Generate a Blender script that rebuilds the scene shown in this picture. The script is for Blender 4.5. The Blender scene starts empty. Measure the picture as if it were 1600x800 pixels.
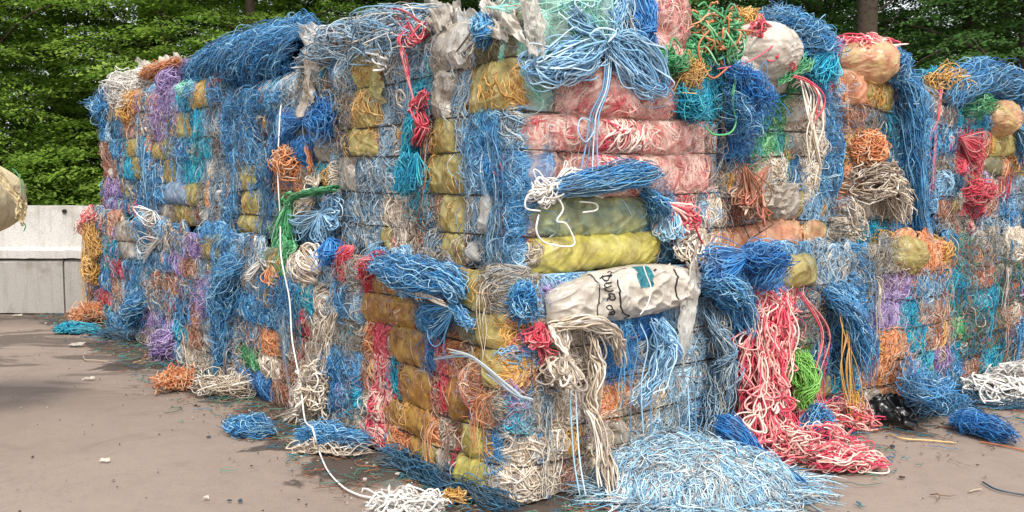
import bpy, math, random
import numpy as np
from mathutils import Vector

# ---------------------------------------------------------------- camera, sky, sun, exposure
sc = bpy.context.scene
R = math.radians
CAM_Z, PITCH, FPX = 1.6, R(4.42), 1422.0
cam = bpy.data.objects.new('camera', bpy.data.cameras.new('camera'))
sc.collection.objects.link(cam)
cam.location = (0, 0, CAM_Z); cam.rotation_euler = (R(90) - PITCH, 0, 0)
cam.data.lens = 36.0 * FPX / 1600.0; cam.data.sensor_width = 36.0
cam.data.clip_end = 900.0
sc.camera = cam
SUN_EL, SUN_AZ = R(48), R(166)        # azimuth clockwise from +Y (the sun stands behind the camera, to the right)
world = bpy.data.worlds.new('World'); sc.world = world; world.use_nodes = True
wn = world.node_tree; wn.nodes.clear()
wo = wn.nodes.new('ShaderNodeOutputWorld'); bg = wn.nodes.new('ShaderNodeBackground')
sky = wn.nodes.new('ShaderNodeTexSky'); sky.sky_type = 'NISHITA'; sky.sun_disc = False
sky.sun_elevation = SUN_EL; sky.sun_rotation = SUN_AZ; sky.air_density = 1.0; sky.dust_density = 4.0
mixw = wn.nodes.new('ShaderNodeMix'); mixw.data_type = 'RGBA'; mixw.inputs[0].default_value = 0.72
wn.links.new(sky.outputs[0], mixw.inputs[6]); mixw.inputs[7].default_value = (8.6, 8.9, 9.3, 1)   # thin bright cloud layer
wn.links.new(mixw.outputs[2], bg.inputs[0]); bg.inputs[1].default_value = 0.095
wn.links.new(bg.outputs[0], wo.inputs[0])
sun = bpy.data.objects.new('sun', bpy.data.lights.new('sun', 'SUN')); sc.collection.objects.link(sun)
sun.data.energy = 1.9; sun.data.angle = R(11); sun.data.color = (1.0, 0.955, 0.88)
sd = Vector((math.sin(SUN_AZ) * math.cos(SUN_EL), math.cos(SUN_AZ) * math.cos(SUN_EL), math.sin(SUN_EL)))
sun.rotation_euler = sd.to_track_quat('Z', 'Y').to_euler()
sc.view_settings.view_transform = 'Standard'; sc.view_settings.look = 'None'
sc.view_settings.gamma = 1.0; sc.view_settings.exposure = 0.88
sc.cycles.max_bounces = 6; sc.cycles.transparent_max_bounces = 12
sc.cycles.diffuse_bounces = 3; sc.cycles.glossy_bounces = 2; sc.cycles.transmission_bounces = 3
sc.cycles.use_denoising = True
sc.cycles.caustics_reflective = False; sc.cycles.caustics_refractive = False

rng = np.random.default_rng(7)
random.seed(7)

# ---------------------------------------------------------------- small maths
cp, sp = math.cos(PITCH), math.sin(PITCH)
CAMP = np.array([0.0, 0.0, CAM_Z])
def ray(x, y):
    a = (x - 800) / FPX; b = -(y - 400) / FPX
    return np.array([a, cp + b * sp, -sp + b * cp])
def project(P):
    d = np.asarray(P, float) - CAMP
    f = d[1] * cp - d[2] * sp; u = d[1] * sp + d[2] * cp
    return 800 + FPX * d[0] / f, 400 - FPX * u / f
def gp(x, y, h=0.0):
    r = ray(x, y); t = (h - CAM_Z) / r[2]; return CAMP + t * r
def at_depth(x, y, d):
    r = ray(x, y); return CAMP + r * d / r[1]

def _h(i, j, k):
    n = (i * 374761393 + j * 668265263 + k * 2147483647 ^ 0x5bf03635) & 0xffffffff
    n = ((n ^ (n >> 13)) * 1274126177) & 0xffffffff
    n = (n ^ (n >> 16)) & 0xffff
    return n / 32767.5 - 1.0
def vn(p):
    p = np.asarray(p, float); i = np.floor(p).astype(np.int64); f = p - i; f = f * f * (3 - 2 * f)
    x, y, z = i[..., 0], i[..., 1], i[..., 2]; fx, fy, fz = f[..., 0], f[..., 1], f[..., 2]
    def L(a, b, t): return a + (b - a) * t
    return L(L(L(_h(x, y, z), _h(x + 1, y, z), fx), L(_h(x, y + 1, z), _h(x + 1, y + 1, z), fx), fy),
             L(L(_h(x, y, z + 1), _h(x + 1, y, z + 1), fx), L(_h(x, y + 1, z + 1), _h(x + 1, y + 1, z + 1), fx), fy), fz)
def vn2(x, y, s=0.0):
    x, y = np.broadcast_arrays(np.asarray(x, float), np.asarray(y, float))
    return vn(np.stack([x, y, np.full(x.shape, float(s) * 7.31 + 0.37)], -1))
def smooth_noise(N, K, amp, freq=1.0):
    """N smooth random functions sampled at K points"""
    s = np.linspace(0, 1, K)[None]
    out = np.zeros((N, K))
    for f, a in ((0.6, 1), (1.3, .8), (2.3, .5)):
        out += a * np.sin(2 * np.pi * (f * freq * rng.uniform(.7, 1.3, (N, 1)) * s + rng.random((N, 1)))) * rng.normal(0, 1, (N, 1))
    return out * amp * .7

# ---------------------------------------------------------------- materials
def srgb(h):
    c = [int(h[i:i + 2], 16) / 255 for i in (0, 2, 4)]
    return tuple((x / 12.92 if x <= .04045 else ((x + .055) / 1.055) ** 2.4) for x in c) + (1,)
def new_mat(name):
    m = bpy.data.materials.new(name); m.use_nodes = True; nt = m.node_tree; nt.nodes.clear()
    o = nt.nodes.new('ShaderNodeOutputMaterial'); p = nt.nodes.new('ShaderNodeBsdfPrincipled')
    nt.links.new(p.outputs[0], o.inputs[0]); return m, nt, p, o
def ramp(nt, cols, interp='CONSTANT'):
    r = nt.nodes.new('ShaderNodeValToRGB'); e = r.color_ramp.elements; r.color_ramp.interpolation = interp
    n = len(cols)
    for i in range(n):
        pos = i / n if interp == 'CONSTANT' else i / max(1, n - 1)
        if i < 2: e[i].position = pos
        else: e.new(pos)
    for i, c in enumerate(cols): e[i].color = srgb(c) if isinstance(c, str) else c
    return r
PAL = {
 'b': '58a0d6 4088c4 266494 8cc6e8 66aadc 1f4c72 7ab4da b4daee 4890ca 5c8498 2f74ac 34648c',  # darkest entries put the look of shadowed strands into the colour
 'B': '3e8ad0 3478bc 529cdc 2a62a0 78b6e6 5c8cb8 24508c',
 'c': '86b6d8 a3c9e4 6f9ec4 c2dcec 5f86a6 94bdd6',
 's': '7d98ac 9cb4c4 627a8e bccad0 9c958a 4c6074 8caabf d4ccc0 a4bfd2 78a4c4',
 't': '2f9fc2 2286a8 4cbad6 186a8a 5cc4cc',
 'n': '8fd2be b0e2d0 6cbfa8 cdeee4 8ac8c8',
 'w': 'd8c9b6 c8b8a2 e6dccd ae9c88 efe7dc 9c8f84',
 'q': 'e08c88 f8e6da dc6c74 f4dccf c84c5c f8eae0 eab4ac f0cfc0',
 'W': 'e8e4de d6d2cc f2efea bcb6ae',
 'g': '4c9c66 62b47a 35794e 90c69a 3f8c5e',
 'G': '7aba54 94cc70 629a42 86c262',
 'o': 'e09a6c d08458 eab48a c07450 e4a87c d0b49c',
 'y': 'dcae6a c99a55 e8c284 b58848',
 'r': 'de6270 ecb4ac cf465c f4dccf e88c8c f0cfc0 d8506a e8a098',
 'R': 'cc4454 da5c6c ac3444 e4727e c8908c',
 'p': 'a08abc 8a72aa b8a4d0 7a6490 c4b4d0',
 'k': '9a8e7c 80766a b5a998 6c6256 8c959a 5f5a54 c0b4a4 7d8ea0',
 'e': 'ab7258 bb8a72 8f6048 c9a088 d8bca4 9a6852 b86a5c 8a9098 c8b8a8',
 'm': '6596c0 cdbca6 868c90 a86c52 4c80ae ddd4c8 3f7292 7a7468',
 'd': '32607e 3f7090 294a62 4c7c98 56666e',
 'l': 'acd4ea 92c2de cfe6f2 76a6c4 9cacb4 dcecf2 8494a0 b4a8a0 a0cce4',
 'x': '2f7f8c 3f6f60 7a5b44 2a6f9a a86848 4d8f7a 8c8474',
}
TW = {}
ROUGH = {'b': .42, 'c': .45}
def twine_mat(code):
    if code in TW: return TW[code]
    m, nt, p, o = new_mat('twine_' + {'b':'blue','B':'deep_blue','c':'sky_blue','s':'slate','t':'turquoise','n':'mint','w':'cream','W':'white','g':'green','G':'lime','o':'orange','y':'straw','r':'pink','q':'pale_pink','R':'red','p':'violet','k':'grey_brown','e':'rust','m':'mixed','d':'dark_blue','l':'pale_blue','x':'mottled'}[code])
    a = nt.nodes.new('ShaderNodeAttribute'); a.attribute_name = 'rnd'
    cols = PAL[code].split(); r = ramp(nt, cols)
    nt.links.new(a.outputs['Fac'], r.inputs[0])
    # old grime soaked into parts of the twine
    tc = nt.nodes.new('ShaderNodeTexCoord'); nz = nt.nodes.new('ShaderNodeTexNoise'); nz.inputs['Scale'].default_value = 7.0; nz.inputs['Detail'].default_value = 4
    nt.links.new(tc.outputs['Object'], nz.inputs['Vector'])
    mr = nt.nodes.new('ShaderNodeMapRange'); mr.inputs[1].default_value = .48; mr.inputs[2].default_value = .72; mr.inputs[3].default_value = 0; mr.inputs[4].default_value = .34 if code not in 'WGo' else .18
    nt.links.new(nz.outputs[0], mr.inputs[0])
    mx = nt.nodes.new('ShaderNodeMix'); mx.data_type = 'RGBA'
    nt.links.new(mr.outputs[0], mx.inputs[0]); nt.links.new(r.outputs[0], mx.inputs[6]); mx.inputs[7].default_value = srgb('82786c')
    n2 = nt.nodes.new('ShaderNodeTexNoise'); n2.inputs['Scale'].default_value = 90.0
    nt.links.new(tc.outputs['Object'], n2.inputs['Vector'])
    hs = nt.nodes.new('ShaderNodeHueSaturation'); hs.inputs['Saturation'].default_value = 1.03; m2 = nt.nodes.new('ShaderNodeMapRange'); m2.inputs[3].default_value = .72; m2.inputs[4].default_value = 1.3
    nt.links.new(n2.outputs[0], m2.inputs[0]); nt.links.new(m2.outputs[0], hs.inputs['Value']); nt.links.new(mx.outputs[2], hs.inputs['Color'])
    nt.links.new(hs.outputs[0], p.inputs['Base Color'])
    p.inputs['Roughness'].default_value = .5; p.inputs['Specular IOR Level'].default_value = .45
    TW[code] = m; return m
FILMC = {   # base colours, stain colour, alpha low/high
 'Y': (('bcb06c', 'd8cc8c', '9c9252'), '8a7448', .42, .88),
 'N': (('b88a3e', 'd0a850', '946a30'), 'a05c2c', .5, .92),
 'V': (('87825c', '9c9870', '6c6848'), '5a5238', .6, .95),
 'W': (('cfcac2', 'e0dcd6', 'b4aea6'), '9a8c7c', .55, .93),
 'A': (('b5aa9c', 'd0c6b8', '968a7e'), '786c60', .65, .97),
 'P': (('e6beb4', 'f0d4c8', 'd8a8a0'), 'c0a090', .05, .46),
 'L': (('d8cc62', 'e8e08c', 'bcb04c'), '9c7c44', .45, .88),
 'K': (('b8bc84', 'a8bca0', 'd0cc8c'), '7fa098', .4, .9),
 'O': (('e09e7c', 'e8b890', 'd08a68'), 'ccc498', .5, .93),
 'Q': (('dcb088', 'e4cc8c', 'd8986c'), 'c8a070', .5, .9),
 'I': (('b8d8d0', 'd4e8e2', 'a6cec4'), 'c0b8a8', .10, .42),
 'U': (('9cb0c8', 'b4c4d4', '8498b4'), '8c8c90', .5, .9),
 'Z': (('d6ccbe', 'e4ddd2', 'c0b4a4'), 'a09484', .82, 1.0),
}
FM = {}
def film_mat(code):
    if code in FM: return FM[code]
    cols, stain, a0, a1 = FILMC[code]
    m, nt, p, o = new_mat('plastic_film_' + {'Y':'olive','N':'amber','V':'dull_olive','W':'milky','A':'beige','P':'rosy','L':'yellow','K':'yellow_green','O':'peach','Q':'apricot','I':'clear','U':'bluish','Z':'white'}[code])
    tc = nt.nodes.new('ShaderNodeTexCoord'); nz = nt.nodes.new('ShaderNodeTexNoise'); nz.inputs['Scale'].default_value = 9; nz.inputs['Detail'].default_value = 5; nz.inputs['Distortion'].default_value = .6
    nt.links.new(tc.outputs['Object'], nz.inputs['Vector'])
    r = ramp(nt, [cols[2], cols[0], cols[1]], 'LINEAR'); 
    mr0 = nt.nodes.new('ShaderNodeMapRange'); mr0.inputs[1].default_value = .3; mr0.inputs[2].default_value = .7
    nt.links.new(nz.outputs[0], mr0.inputs[0]); nt.links.new(mr0.outputs[0], r.inputs[0])
    n2 = nt.nodes.new('ShaderNodeTexNoise'); n2.inputs['Scale'].default_value = 4.3; n2.inputs['Detail'].default_value = 6; n2.inputs['Roughness'].default_value = .65
    nt.links.new(tc.outputs['Object'], n2.inputs['Vector'])
    mr = nt.nodes.new('ShaderNodeMapRange'); mr.inputs[1].default_value = .5; mr.inputs[2].default_value = .72; mr.inputs[4].default_value = .8
    nt.links.new(n2.outputs[0], mr.inputs[0])
    mx = nt.nodes.new('ShaderNodeMix'); mx.data_type = 'RGBA'; nt.links.new(mr.outputs[0], mx.inputs[0]); nt.links.new(r.outputs[0], mx.inputs[6]); mx.inputs[7].default_value = srgb(stain)
    # stress-whitened crease lines of crumpled film
    vz = nt.nodes.new('ShaderNodeTexNoise'); vz.inputs['Scale'].default_value = 11; vz.inputs['Detail'].default_value = 3; vz.inputs['Distortion'].default_value = 2.2
    nt.links.new(tc.outputs['Object'], vz.inputs['Vector'])
    sb = nt.nodes.new('ShaderNodeMath'); sb.operation = 'SUBTRACT'; sb.inputs[1].default_value = .5; nt.links.new(vz.outputs[0], sb.inputs[0])
    ab = nt.nodes.new('ShaderNodeMath'); ab.operation = 'ABSOLUTE'; nt.links.new(sb.outputs[0], ab.inputs[0])
    mc = nt.nodes.new('ShaderNodeMapRange'); mc.inputs[1].default_value = 0; mc.inputs[2].default_value = .03; mc.inputs[3].default_value = .28; mc.inputs[4].default_value = 0
    nt.links.new(ab.outputs[0], mc.inputs[0])
    mx0 = mx; mx = nt.nodes.new('ShaderNodeMix'); mx.data_type = 'RGBA'; nt.links.new(mc.outputs[0], mx.inputs[0]); nt.links.new(mx0.outputs[2], mx.inputs[6])
    cc = srgb(cols[1]); mx.inputs[7].default_value = tuple(min(.85, x * 1.25 + .06) for x in cc[:3]) + (1,)
    nt.links.new(mx.outputs[2], p.inputs['Base Color'])
    p.inputs['Coat Weight'].default_value = .35; p.inputs['Coat Roughness'].default_value = .18; p.inputs['Roughness'].default_value = .3; p.inputs['Specular IOR Level'].default_value = .5
    n3 = nt.nodes.new('ShaderNodeTexNoise'); n3.inputs['Scale'].default_value = 14; n3.inputs['Detail'].default_value = 3
    nt.links.new(tc.outputs['Object'], n3.inputs['Vector'])
    ma = nt.nodes.new('ShaderNodeMapRange'); ma.inputs[1].default_value = .35; ma.inputs[2].default_value = .65; ma.inputs[3].default_value = a0; ma.inputs[4].default_value = a1
    nt.links.new(n3.outputs[0], ma.inputs[0]); nt.links.new(ma.outputs[0], p.inputs['Alpha'])
    bp = nt.nodes.new('ShaderNodeBump'); bp.inputs['Strength'].default_value = .35; bp.inputs['Distance'].default_value = .01
    n4 = nt.nodes.new('ShaderNodeTexNoise'); n4.inputs['Scale'].default_value = 38; n4.inputs['Detail'].default_value = 4; n4.inputs['Distortion'].default_value = 1.4
    nt.links.new(tc.outputs['Object'], n4.inputs['Vector']); nt.links.new(n4.outputs[0], bp.inputs['Height']); nt.links.new(bp.outputs[0], p.inputs['Normal'])
    tr = nt.nodes.new('ShaderNodeBsdfTranslucent'); nt.links.new(mx.outputs[2], tr.inputs[0])
    ms = nt.nodes.new('ShaderNodeMixShader'); ms.inputs[0].default_value = .16
    nt.links.new(p.outputs[0], ms.inputs[1]); nt.links.new(tr.outputs[0], ms.inputs[2]); nt.links.new(ms.outputs[0], o.inputs[0])
    FM[code] = m; return m
def plain(name, col, rough=.6, spec=.4, noise=None, metallic=0, bump=0, scale=20):
    m, nt, p, o = new_mat(name); p.inputs['Roughness'].default_value = rough; p.inputs['Specular IOR Level'].default_value = spec; p.inputs['Metallic'].default_value = metallic
    if noise:
        tc = nt.nodes.new('ShaderNodeTexCoord'); nz = nt.nodes.new('ShaderNodeTexNoise'); nz.inputs['Scale'].default_value = scale; nz.inputs['Detail'].default_value = 6
        nt.links.new(tc.outputs['Object'], nz.inputs['Vector']); r = ramp(nt, [noise, col, col], 'LINEAR')
        mr = nt.nodes.new('ShaderNodeMapRange'); mr.inputs[1].default_value = .3; mr.inputs[2].default_value = .7
        nt.links.new(nz.outputs[0], mr.inputs[0]); nt.links.new(mr.outputs[0], r.inputs[0]); nt.links.new(r.outputs[0], p.inputs['Base Color'])
        if bump:
            bp = nt.nodes.new('ShaderNodeBump'); bp.inputs['Strength'].default_value = bump; bp.inputs['Distance'].default_value = .02
            nt.links.new(nz.outputs[0], bp.inputs['Height']); nt.links.new(bp.outputs[0], p.inputs['Normal'])
    else: p.inputs['Base Color'].default_value = srgb(col)
    return m
M_STRAP = plain('strap_wire', '2a2522', .5, .4, '4a3528', scale=60)
M_INK = plain('marker_ink', '22242a', .5, .3)
M_PRINT = plain('teal_print', '1f6672', .5, .3, '4c8c94', scale=60)
M_BLACK = plain('black_plastic', '0c0c0d', .3, .5)

# ---------------------------------------------------------------- mesh makers
def make_mesh(name, verts, quads, rnd=None, mat=None, smooth=True, tris=None):
    me = bpy.data.meshes.new(name)
    nv = len(verts); me.vertices.add(nv); me.vertices.foreach_set('co', np.ascontiguousarray(verts, np.float32).ravel())
    q = np.ascontiguousarray(quads, np.int32); n = q.shape[1]
    me.loops.add(q.size); me.loops.foreach_set('vertex_index', q.ravel())
    me.polygons.add(len(q)); me.polygons.foreach_set('loop_start', np.arange(0, q.size, n, dtype=np.int32))
    if smooth: me.polygons.foreach_set('use_smooth', np.ones(len(q), bool))
    me.update(calc_edges=True)
    if rnd is not None:
        a = me.attributes.new('rnd', 'FLOAT', 'POINT'); a.data.foreach_set('value', np.ascontiguousarray(rnd, np.float32))
    if mat: me.materials.append(mat)
    return me
def norm(a): return a / (np.linalg.norm(a, axis=-1, keepdims=True) + 1e-9)
def tubes(P, rad, sides=3, taper=True):
    """P (N,K,3) polylines -> verts, quads, strand index per vertex"""
    N, K, _ = P.shape
    T = norm(np.gradient(P, axis=1))
    v = norm(np.cross(T[:, 0], rng.normal(size=(N, 3))))
    V = np.empty_like(P)
    for k in range(K):
        v = v - T[:, k] * (v * T[:, k]).sum(-1, keepdims=True); v = norm(v); V[:, k] = v
    W = np.cross(T, V)
    r = np.broadcast_to(np.asarray(rad, float).reshape(-1, 1) if np.ndim(rad) == 1 else rad, (N, K)).copy()
    if taper: r[:, 0] *= .35; r[:, -1] *= .35
    a = np.arange(sides) * 2 * np.pi / sides
    X = P[:, :, None] + r[:, :, None, None] * (np.cos(a)[None, None, :, None] * V[:, :, None] + np.sin(a)[None, None, :, None] * W[:, :, None])
    idx = np.arange(N * K * sides).reshape(N, K, sides)
    A = idx[:, :-1]; B = idx[:, 1:]
    q = np.stack([A, np.roll(A, -1, 2), np.roll(B, -1, 2), B], -1).reshape(-1, 4)
    return X.reshape(-1, 3), q, np.repeat(np.arange(N), K * sides)
class TB:
    """collects tubes into one mesh"""
    def __init__(s): s.v = []; s.q = []; s.r = []; s.n = 0
    def add(s, P, rad, sides=3, col=None, taper=True):
        P = np.asarray(P, float)
        if P.ndim == 2: P = P[None]
        v, q, i = tubes(P, rad, sides, taper)
        c = rng.random(len(P)) if col is None else np.broadcast_to(col, (len(P),))
        s.v.append(v); s.q.append(q + s.n); s.r.append(c[i]); s.n += len(v)
    def build(s, name, mat, parent=None, origin=None):
        v = np.concatenate(s.v)
        if origin is None and parent is not None: origin = np.array(parent.location)
        if origin is not None: v = v - origin
        me = make_mesh(name, v, np.concatenate(s.q), np.concatenate(s.r), mat)
        return link(name, me, parent)
def link(name, me, parent=None):
    o = bpy.data.objects.new(name, me); sc.collection.objects.link(o)
    if parent is not None: o.parent = parent
    return o
def empty(name, loc, label, cat, group=None):
    o = bpy.data.objects.new(name, None); sc.collection.objects.link(o); o.location = [float(x) for x in loc]; o.empty_display_size = .1
    return tag(o, label, cat, group)
def tag(o, label=None, cat=None, group=None, kind=None):
    if label: o['label'] = label
    if cat: o['category'] = cat
    if group: o['group'] = group
    if kind: o['kind'] = kind
    return o
def grid_quads(nu, nv):
    i = np.arange(nu * nv).reshape(nv, nu)
    return np.stack([i[:-1, :-1], i[:-1, 1:], i[1:, 1:], i[1:, :-1]], -1).reshape(-1, 4)

# ---------------------------------------------------------------- bale faces
AL = R(37.5)
DL = np.array([-math.sin(AL), math.cos(AL)]); DR = np.array([math.cos(AL), math.sin(AL)])
CU = np.array([0.075, 4.64]); CL = np.array([-0.03, 4.44])
class Face:
    def __init__(s, C, D, Nn, length, zs, seed, r0=.13, r1=.05):
        s.r0, s.r1 = r0, r1
        s.C, s.D, s.N, s.len, s.zs, s.seed = np.array(C, float), D, Nn, length, zs, seed
        s.z0, s.z1 = zs[0], zs[-1]
    def P(s, u, z, n):
        u, z, n = np.broadcast_arrays(u, z, n)
        zz = z; z = z + .026 * vn2(u * 1.4, z * 1.3, s.seed + 3) * np.clip(z / .3, 0, 1)
        u = u + .022 * vn2(u * 1.1, zz * 3.1, s.seed + 4) + .011 * vn2(u * 3, zz * 13, s.seed + 5)
        xy = s.C + u[..., None] * s.D + n[..., None] * s.N
        return np.concatenate([xy, z[..., None]], -1)
    def base(s, u, z):
        r = np.where(u < s.len / 2, s.r0, s.r1)
        d = np.clip(np.minimum(u, s.len - u), -.06, r); out = -(r - np.sqrt(np.clip(r * r - (r - d) ** 2, 0, None))) * np.where(d < r, 1, 0) - np.where(d < 0, -d * 1.4, 0)
        dz = np.clip(s.z1 - z, -.1, .16); out = out - (.16 - np.sqrt(np.clip(.16 ** 2 - (.16 - dz) ** 2, 0, None))) * .8 * (s.z1 > 1.8)
        return out + .032 * vn2(u * 1.7, z * 2.1, s.seed) + .022 * vn2(u * 5.1, z * 4.7, s.seed + 1)
    def puff(s, u, z):
        return   .12 + .95 * np.clip(.5 + .9 * vn2(u * 3.3, z * 2.3, s.seed + 2), 0, 1)
    def u_at(s, px, z):
        lo, hi = -.5, 9.0
        f = lambda u: project(np.append(s.C + s.D * u, z))[0]
        inc = f(.5) > f(0.)
        for _ in range(30):
            m = (lo + hi) / 2
            if (f(m) < px) == inc: lo = m
            else: hi = m
        return (lo + hi) / 2
    def px(s, x, y, n=0.0):
        """point on this face's plane (moved out by n metres) seen at a photo position"""
        r = ray(x, y); o = s.C + s.N * n
        t = ((o - CAMP[:2]) @ s.N) / (r[:2] @ s.N); return CAMP + r * t
def row_bulge(f): return np.clip(np.sin(np.pi * np.clip(f, 0, 1)), 0, 1) ** .42

STY = { # radius, locks/100cm2, strands per lock, curl, spread sd, lock sd, extra bulge, frays share, wave noise
 'b': (0.0023, 10, 7, 2.6, .75, .016, .035, .13), 'B': (0.0023, 9, 9, 1.5, .5, .018, .04, .15),
 'c': (0.0038, 6, 4, 2.0, .5, .017, .035, .05), 's': (0.0040, 6, 4, 2.2, .55, .016, .03, .05),
 't': (0.0034, 7, 5, 1.8, .6, .016, .03, .08), 'n': (0.0030, 7, 5, 2.0, .6, .016, .04, .04),
 'w': (0.0048, 6, 4, 2.6, .6, .016, .04, .04), 'g': (0.0040, 6, 4, 3.0, .8, .015, .04, .05),
 'G': (0.0030, 8, 8, 1.2, .3, .016, .05, .0), 'o': (0.0040, 7, 4, 2.8, .7, .015, .04, .05),
 'y': (0.0040, 7, 4, 2.8, .7, .015, .04, .05), 'r': (0.0048, 6, 3, 3.0, .5, .016, .06, .03),
 'q': (0.0056, 6, 4, 3.0, .5, .016, .06, .0),
 'R': (0.0040, 7, 4, 2.6, .7, .015, .04, .05), 'p': (0.0034, 7, 5, 2.4, .6, .015, .035, .08),
 'k': (0.0030, 9, 4, 3.0, .9, .016, .02, .15), 'e': (0.0036, 7, 4, 2.8, .7, .015, .03, .06),
 'm': (0.0036, 8, 3, 3.2, .9, .014, .03, .10), 'd': (0.0028, 8, 5, 2.0, .6, .016, .02, .1),
 'l': (0.0036, 7, 3, 1.8, .8, .014, .03, .10), 'x': (0.0034, 8, 3, 3.0, .9, .014, .03, .12),
}
WORDS = {'b':'frayed mid blue twine','B':'deep blue fine twine','c':'sky blue thick twine','s':'dirty slate blue twine','t':'turquoise twine','n':'mint green twine',
 'w':'thick cream twine','g':'green twine','G':'lime green twine','o':'orange twine','y':'straw yellow twine','r':'pink and cream rope','q':'pale pink and cream twine','R':'red twine','p':'violet twine',
 'k':'grimy grey brown twine','e':'rusty brown twine','m':'twine of many mixed colours','d':'dark blue grimy twine','l':'pale blue chopped twine','x':'dark mottled twine'}
FW = {'Y':'olive yellow plastic film','N':'amber brown plastic film','V':'dull olive plastic film','W':'milky translucent plastic film','A':'dirty beige plastic film','P':'clear film over pink twine',
 'L':'bright yellow plastic film','K':'yellow green translucent film','O':'peach orange plastic film','Q':'apricot plastic film','I':'clear film over mint twine','U':'bluish translucent film','Z':'white plastic film'}

def walk(N, K, L, ang, asd, curl):
    th = ang + rng.normal(0, asd, (N, 1)) + smooth_noise(N, K, curl * .5)
    turn = rng.random((N, 1)) < .25
    th = th + turn * rng.choice([-1, 1], (N, 1)) * np.linspace(-.5, .5, K)[None] * rng.uniform(2, 6, (N, 1)) * min(1, curl / 2)
    st = (np.asarray(L).reshape(-1, 1) / (K - 1))
    x = np.cumsum(np.cos(th) * st, 1); y = np.cumsum(np.sin(th) * st, 1)
    return x - x.mean(1, keepdims=True), y - y.mean(1, keepdims=True)

def fill_twine(face, u0, u1, z0, z1, code, extra=0.0, ang=None, tb=None, lens=False):
    rad, dl, per, curl, asd, sdl, bul, fray = STY[code]
    uc, zc = (u0 + u1) / 2, (z0 + z1) / 2; hu, hv = (u1 - u0) / 2, (z1 - z0) / 2
    dist = float(np.linalg.norm(face.C + face.D * uc))
    lod = max(1.0, dist * .00050 / rad)
    rad = rad * lod; per = max(2, round(per / lod ** .5))
    area = 4 * hu * hv * 1e4
    nl = max(5, int(dl * area / 100 * 1.45 / lod ** .7))
    K = 14 if dist < 6.5 else (11 if dist < 8.5 else 9)
    if ang is None: ang = math.pi / 2 + rng.normal(0, .25)
    L = rng.uniform(1.3, 2.6, nl) * hv * 1.5 * (1 + .3 * (hu > hv))
    x, y = walk(nl, K, L, ang, asd, curl)
    cx = rng.uniform(-1, 1, (nl, 1)) * hu; cy = rng.uniform(-1, 1, (nl, 1)) * hv * .8
    x = x + cx; y = y + cy
    lay = rng.random((nl, 1)) ** .6
    tx, ty = np.gradient(x, axis=1), np.gradient(y, axis=1); tl = np.hypot(tx, ty) + 1e-6
    off = rng.normal(0, sdl * .62, (nl, per, 1)) * (1 + .5 * smooth_noise(nl * per, K, .6).reshape(nl, per, K))
    X = x[:, None] - (ty / tl)[:, None] * off + smooth_noise(nl * per, K, .0035 * (1 + curl * .5)).reshape(nl, per, K)
    Y = y[:, None] + (tx / tl)[:, None] * off + smooth_noise(nl * per, K, .0035 * (1 + curl * .5)).reshape(nl, per, K)
    H = lay[:, None] + rng.normal(0, .12, (nl, per, 1))
    X = X.reshape(-1, K); Y = Y.reshape(-1, K); H = np.clip(H.reshape(-1, 1), 0, 1.15)
    A = hu * 1.06 + .008; B_ = hv * 1.0
    X = A * np.sin(X / A); Y = B_ * np.sin(Y / B_)
    if lens:
        X = X * np.sqrt(np.clip(1.02 - (Y / B_) ** 2, 0, 1)) + Y * lens
    ub = face.base(uc + X, zc + Y)
    f = Y / (2 * hv) + .5
    lat = np.clip(np.cos(np.pi * np.clip(X / (2 * A), -.5, .5)), 0, 1) ** .5
    Bz = (.30 + .70 * row_bulge(f)) * (.026 + (.75 * bul + extra) * lat) * face.puff(uc + X, zc + Y)
    n = ub + Bz * (.35 + .7 * H) + smooth_noise(len(X), K, .006) - .012
    ends = np.minimum(np.arange(K), np.arange(K)[::-1])[None]
    n = n - .02 * (ends == 0) * (rng.random((len(X), 1)) < .7)
    own = tb is None
    if own: tb = TB()
    # colours: strands of one lock mostly share a shade
    cl = np.repeat(rng.random(nl), per); cr = np.where(rng.random(len(cl)) < .55, cl, rng.random(len(cl)))
    tb.add(face.P(uc + X, zc + Y, n), rad * rng.uniform(.7, 1.25, len(X)), 3, cr)
    # loose frays that stand off the surface and droop
    nf = int(len(X) * fray)
    if nf > 3:
        Kf = 8; Lf = rng.uniform(.05, .2, nf)
        x, y = walk(nf, Kf, Lf, -math.pi / 2, 1.4, 2.2)
        x = x + rng.uniform(-1, 1, (nf, 1)) * hu; y = y + rng.uniform(-1, 1, (nf, 1)) * hv - np.linspace(0, 1, Kf)[None] ** 2 * .02
        o = np.linspace(0, 1, Kf)[None]
        n = face.base(uc + x, zc + y) + row_bulge(y / (2 * hv) + .5) * (.03 + bul * .5) + np.sin(o * np.pi * rng.uniform(.5, 1., (nf, 1))) * rng.uniform(.005, .05, (nf, 1))
        tb.add(face.P(uc + x, zc + y, n), rad * .6 * rng.uniform(.6, 1.1, nf), 3)
    return tb

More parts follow.
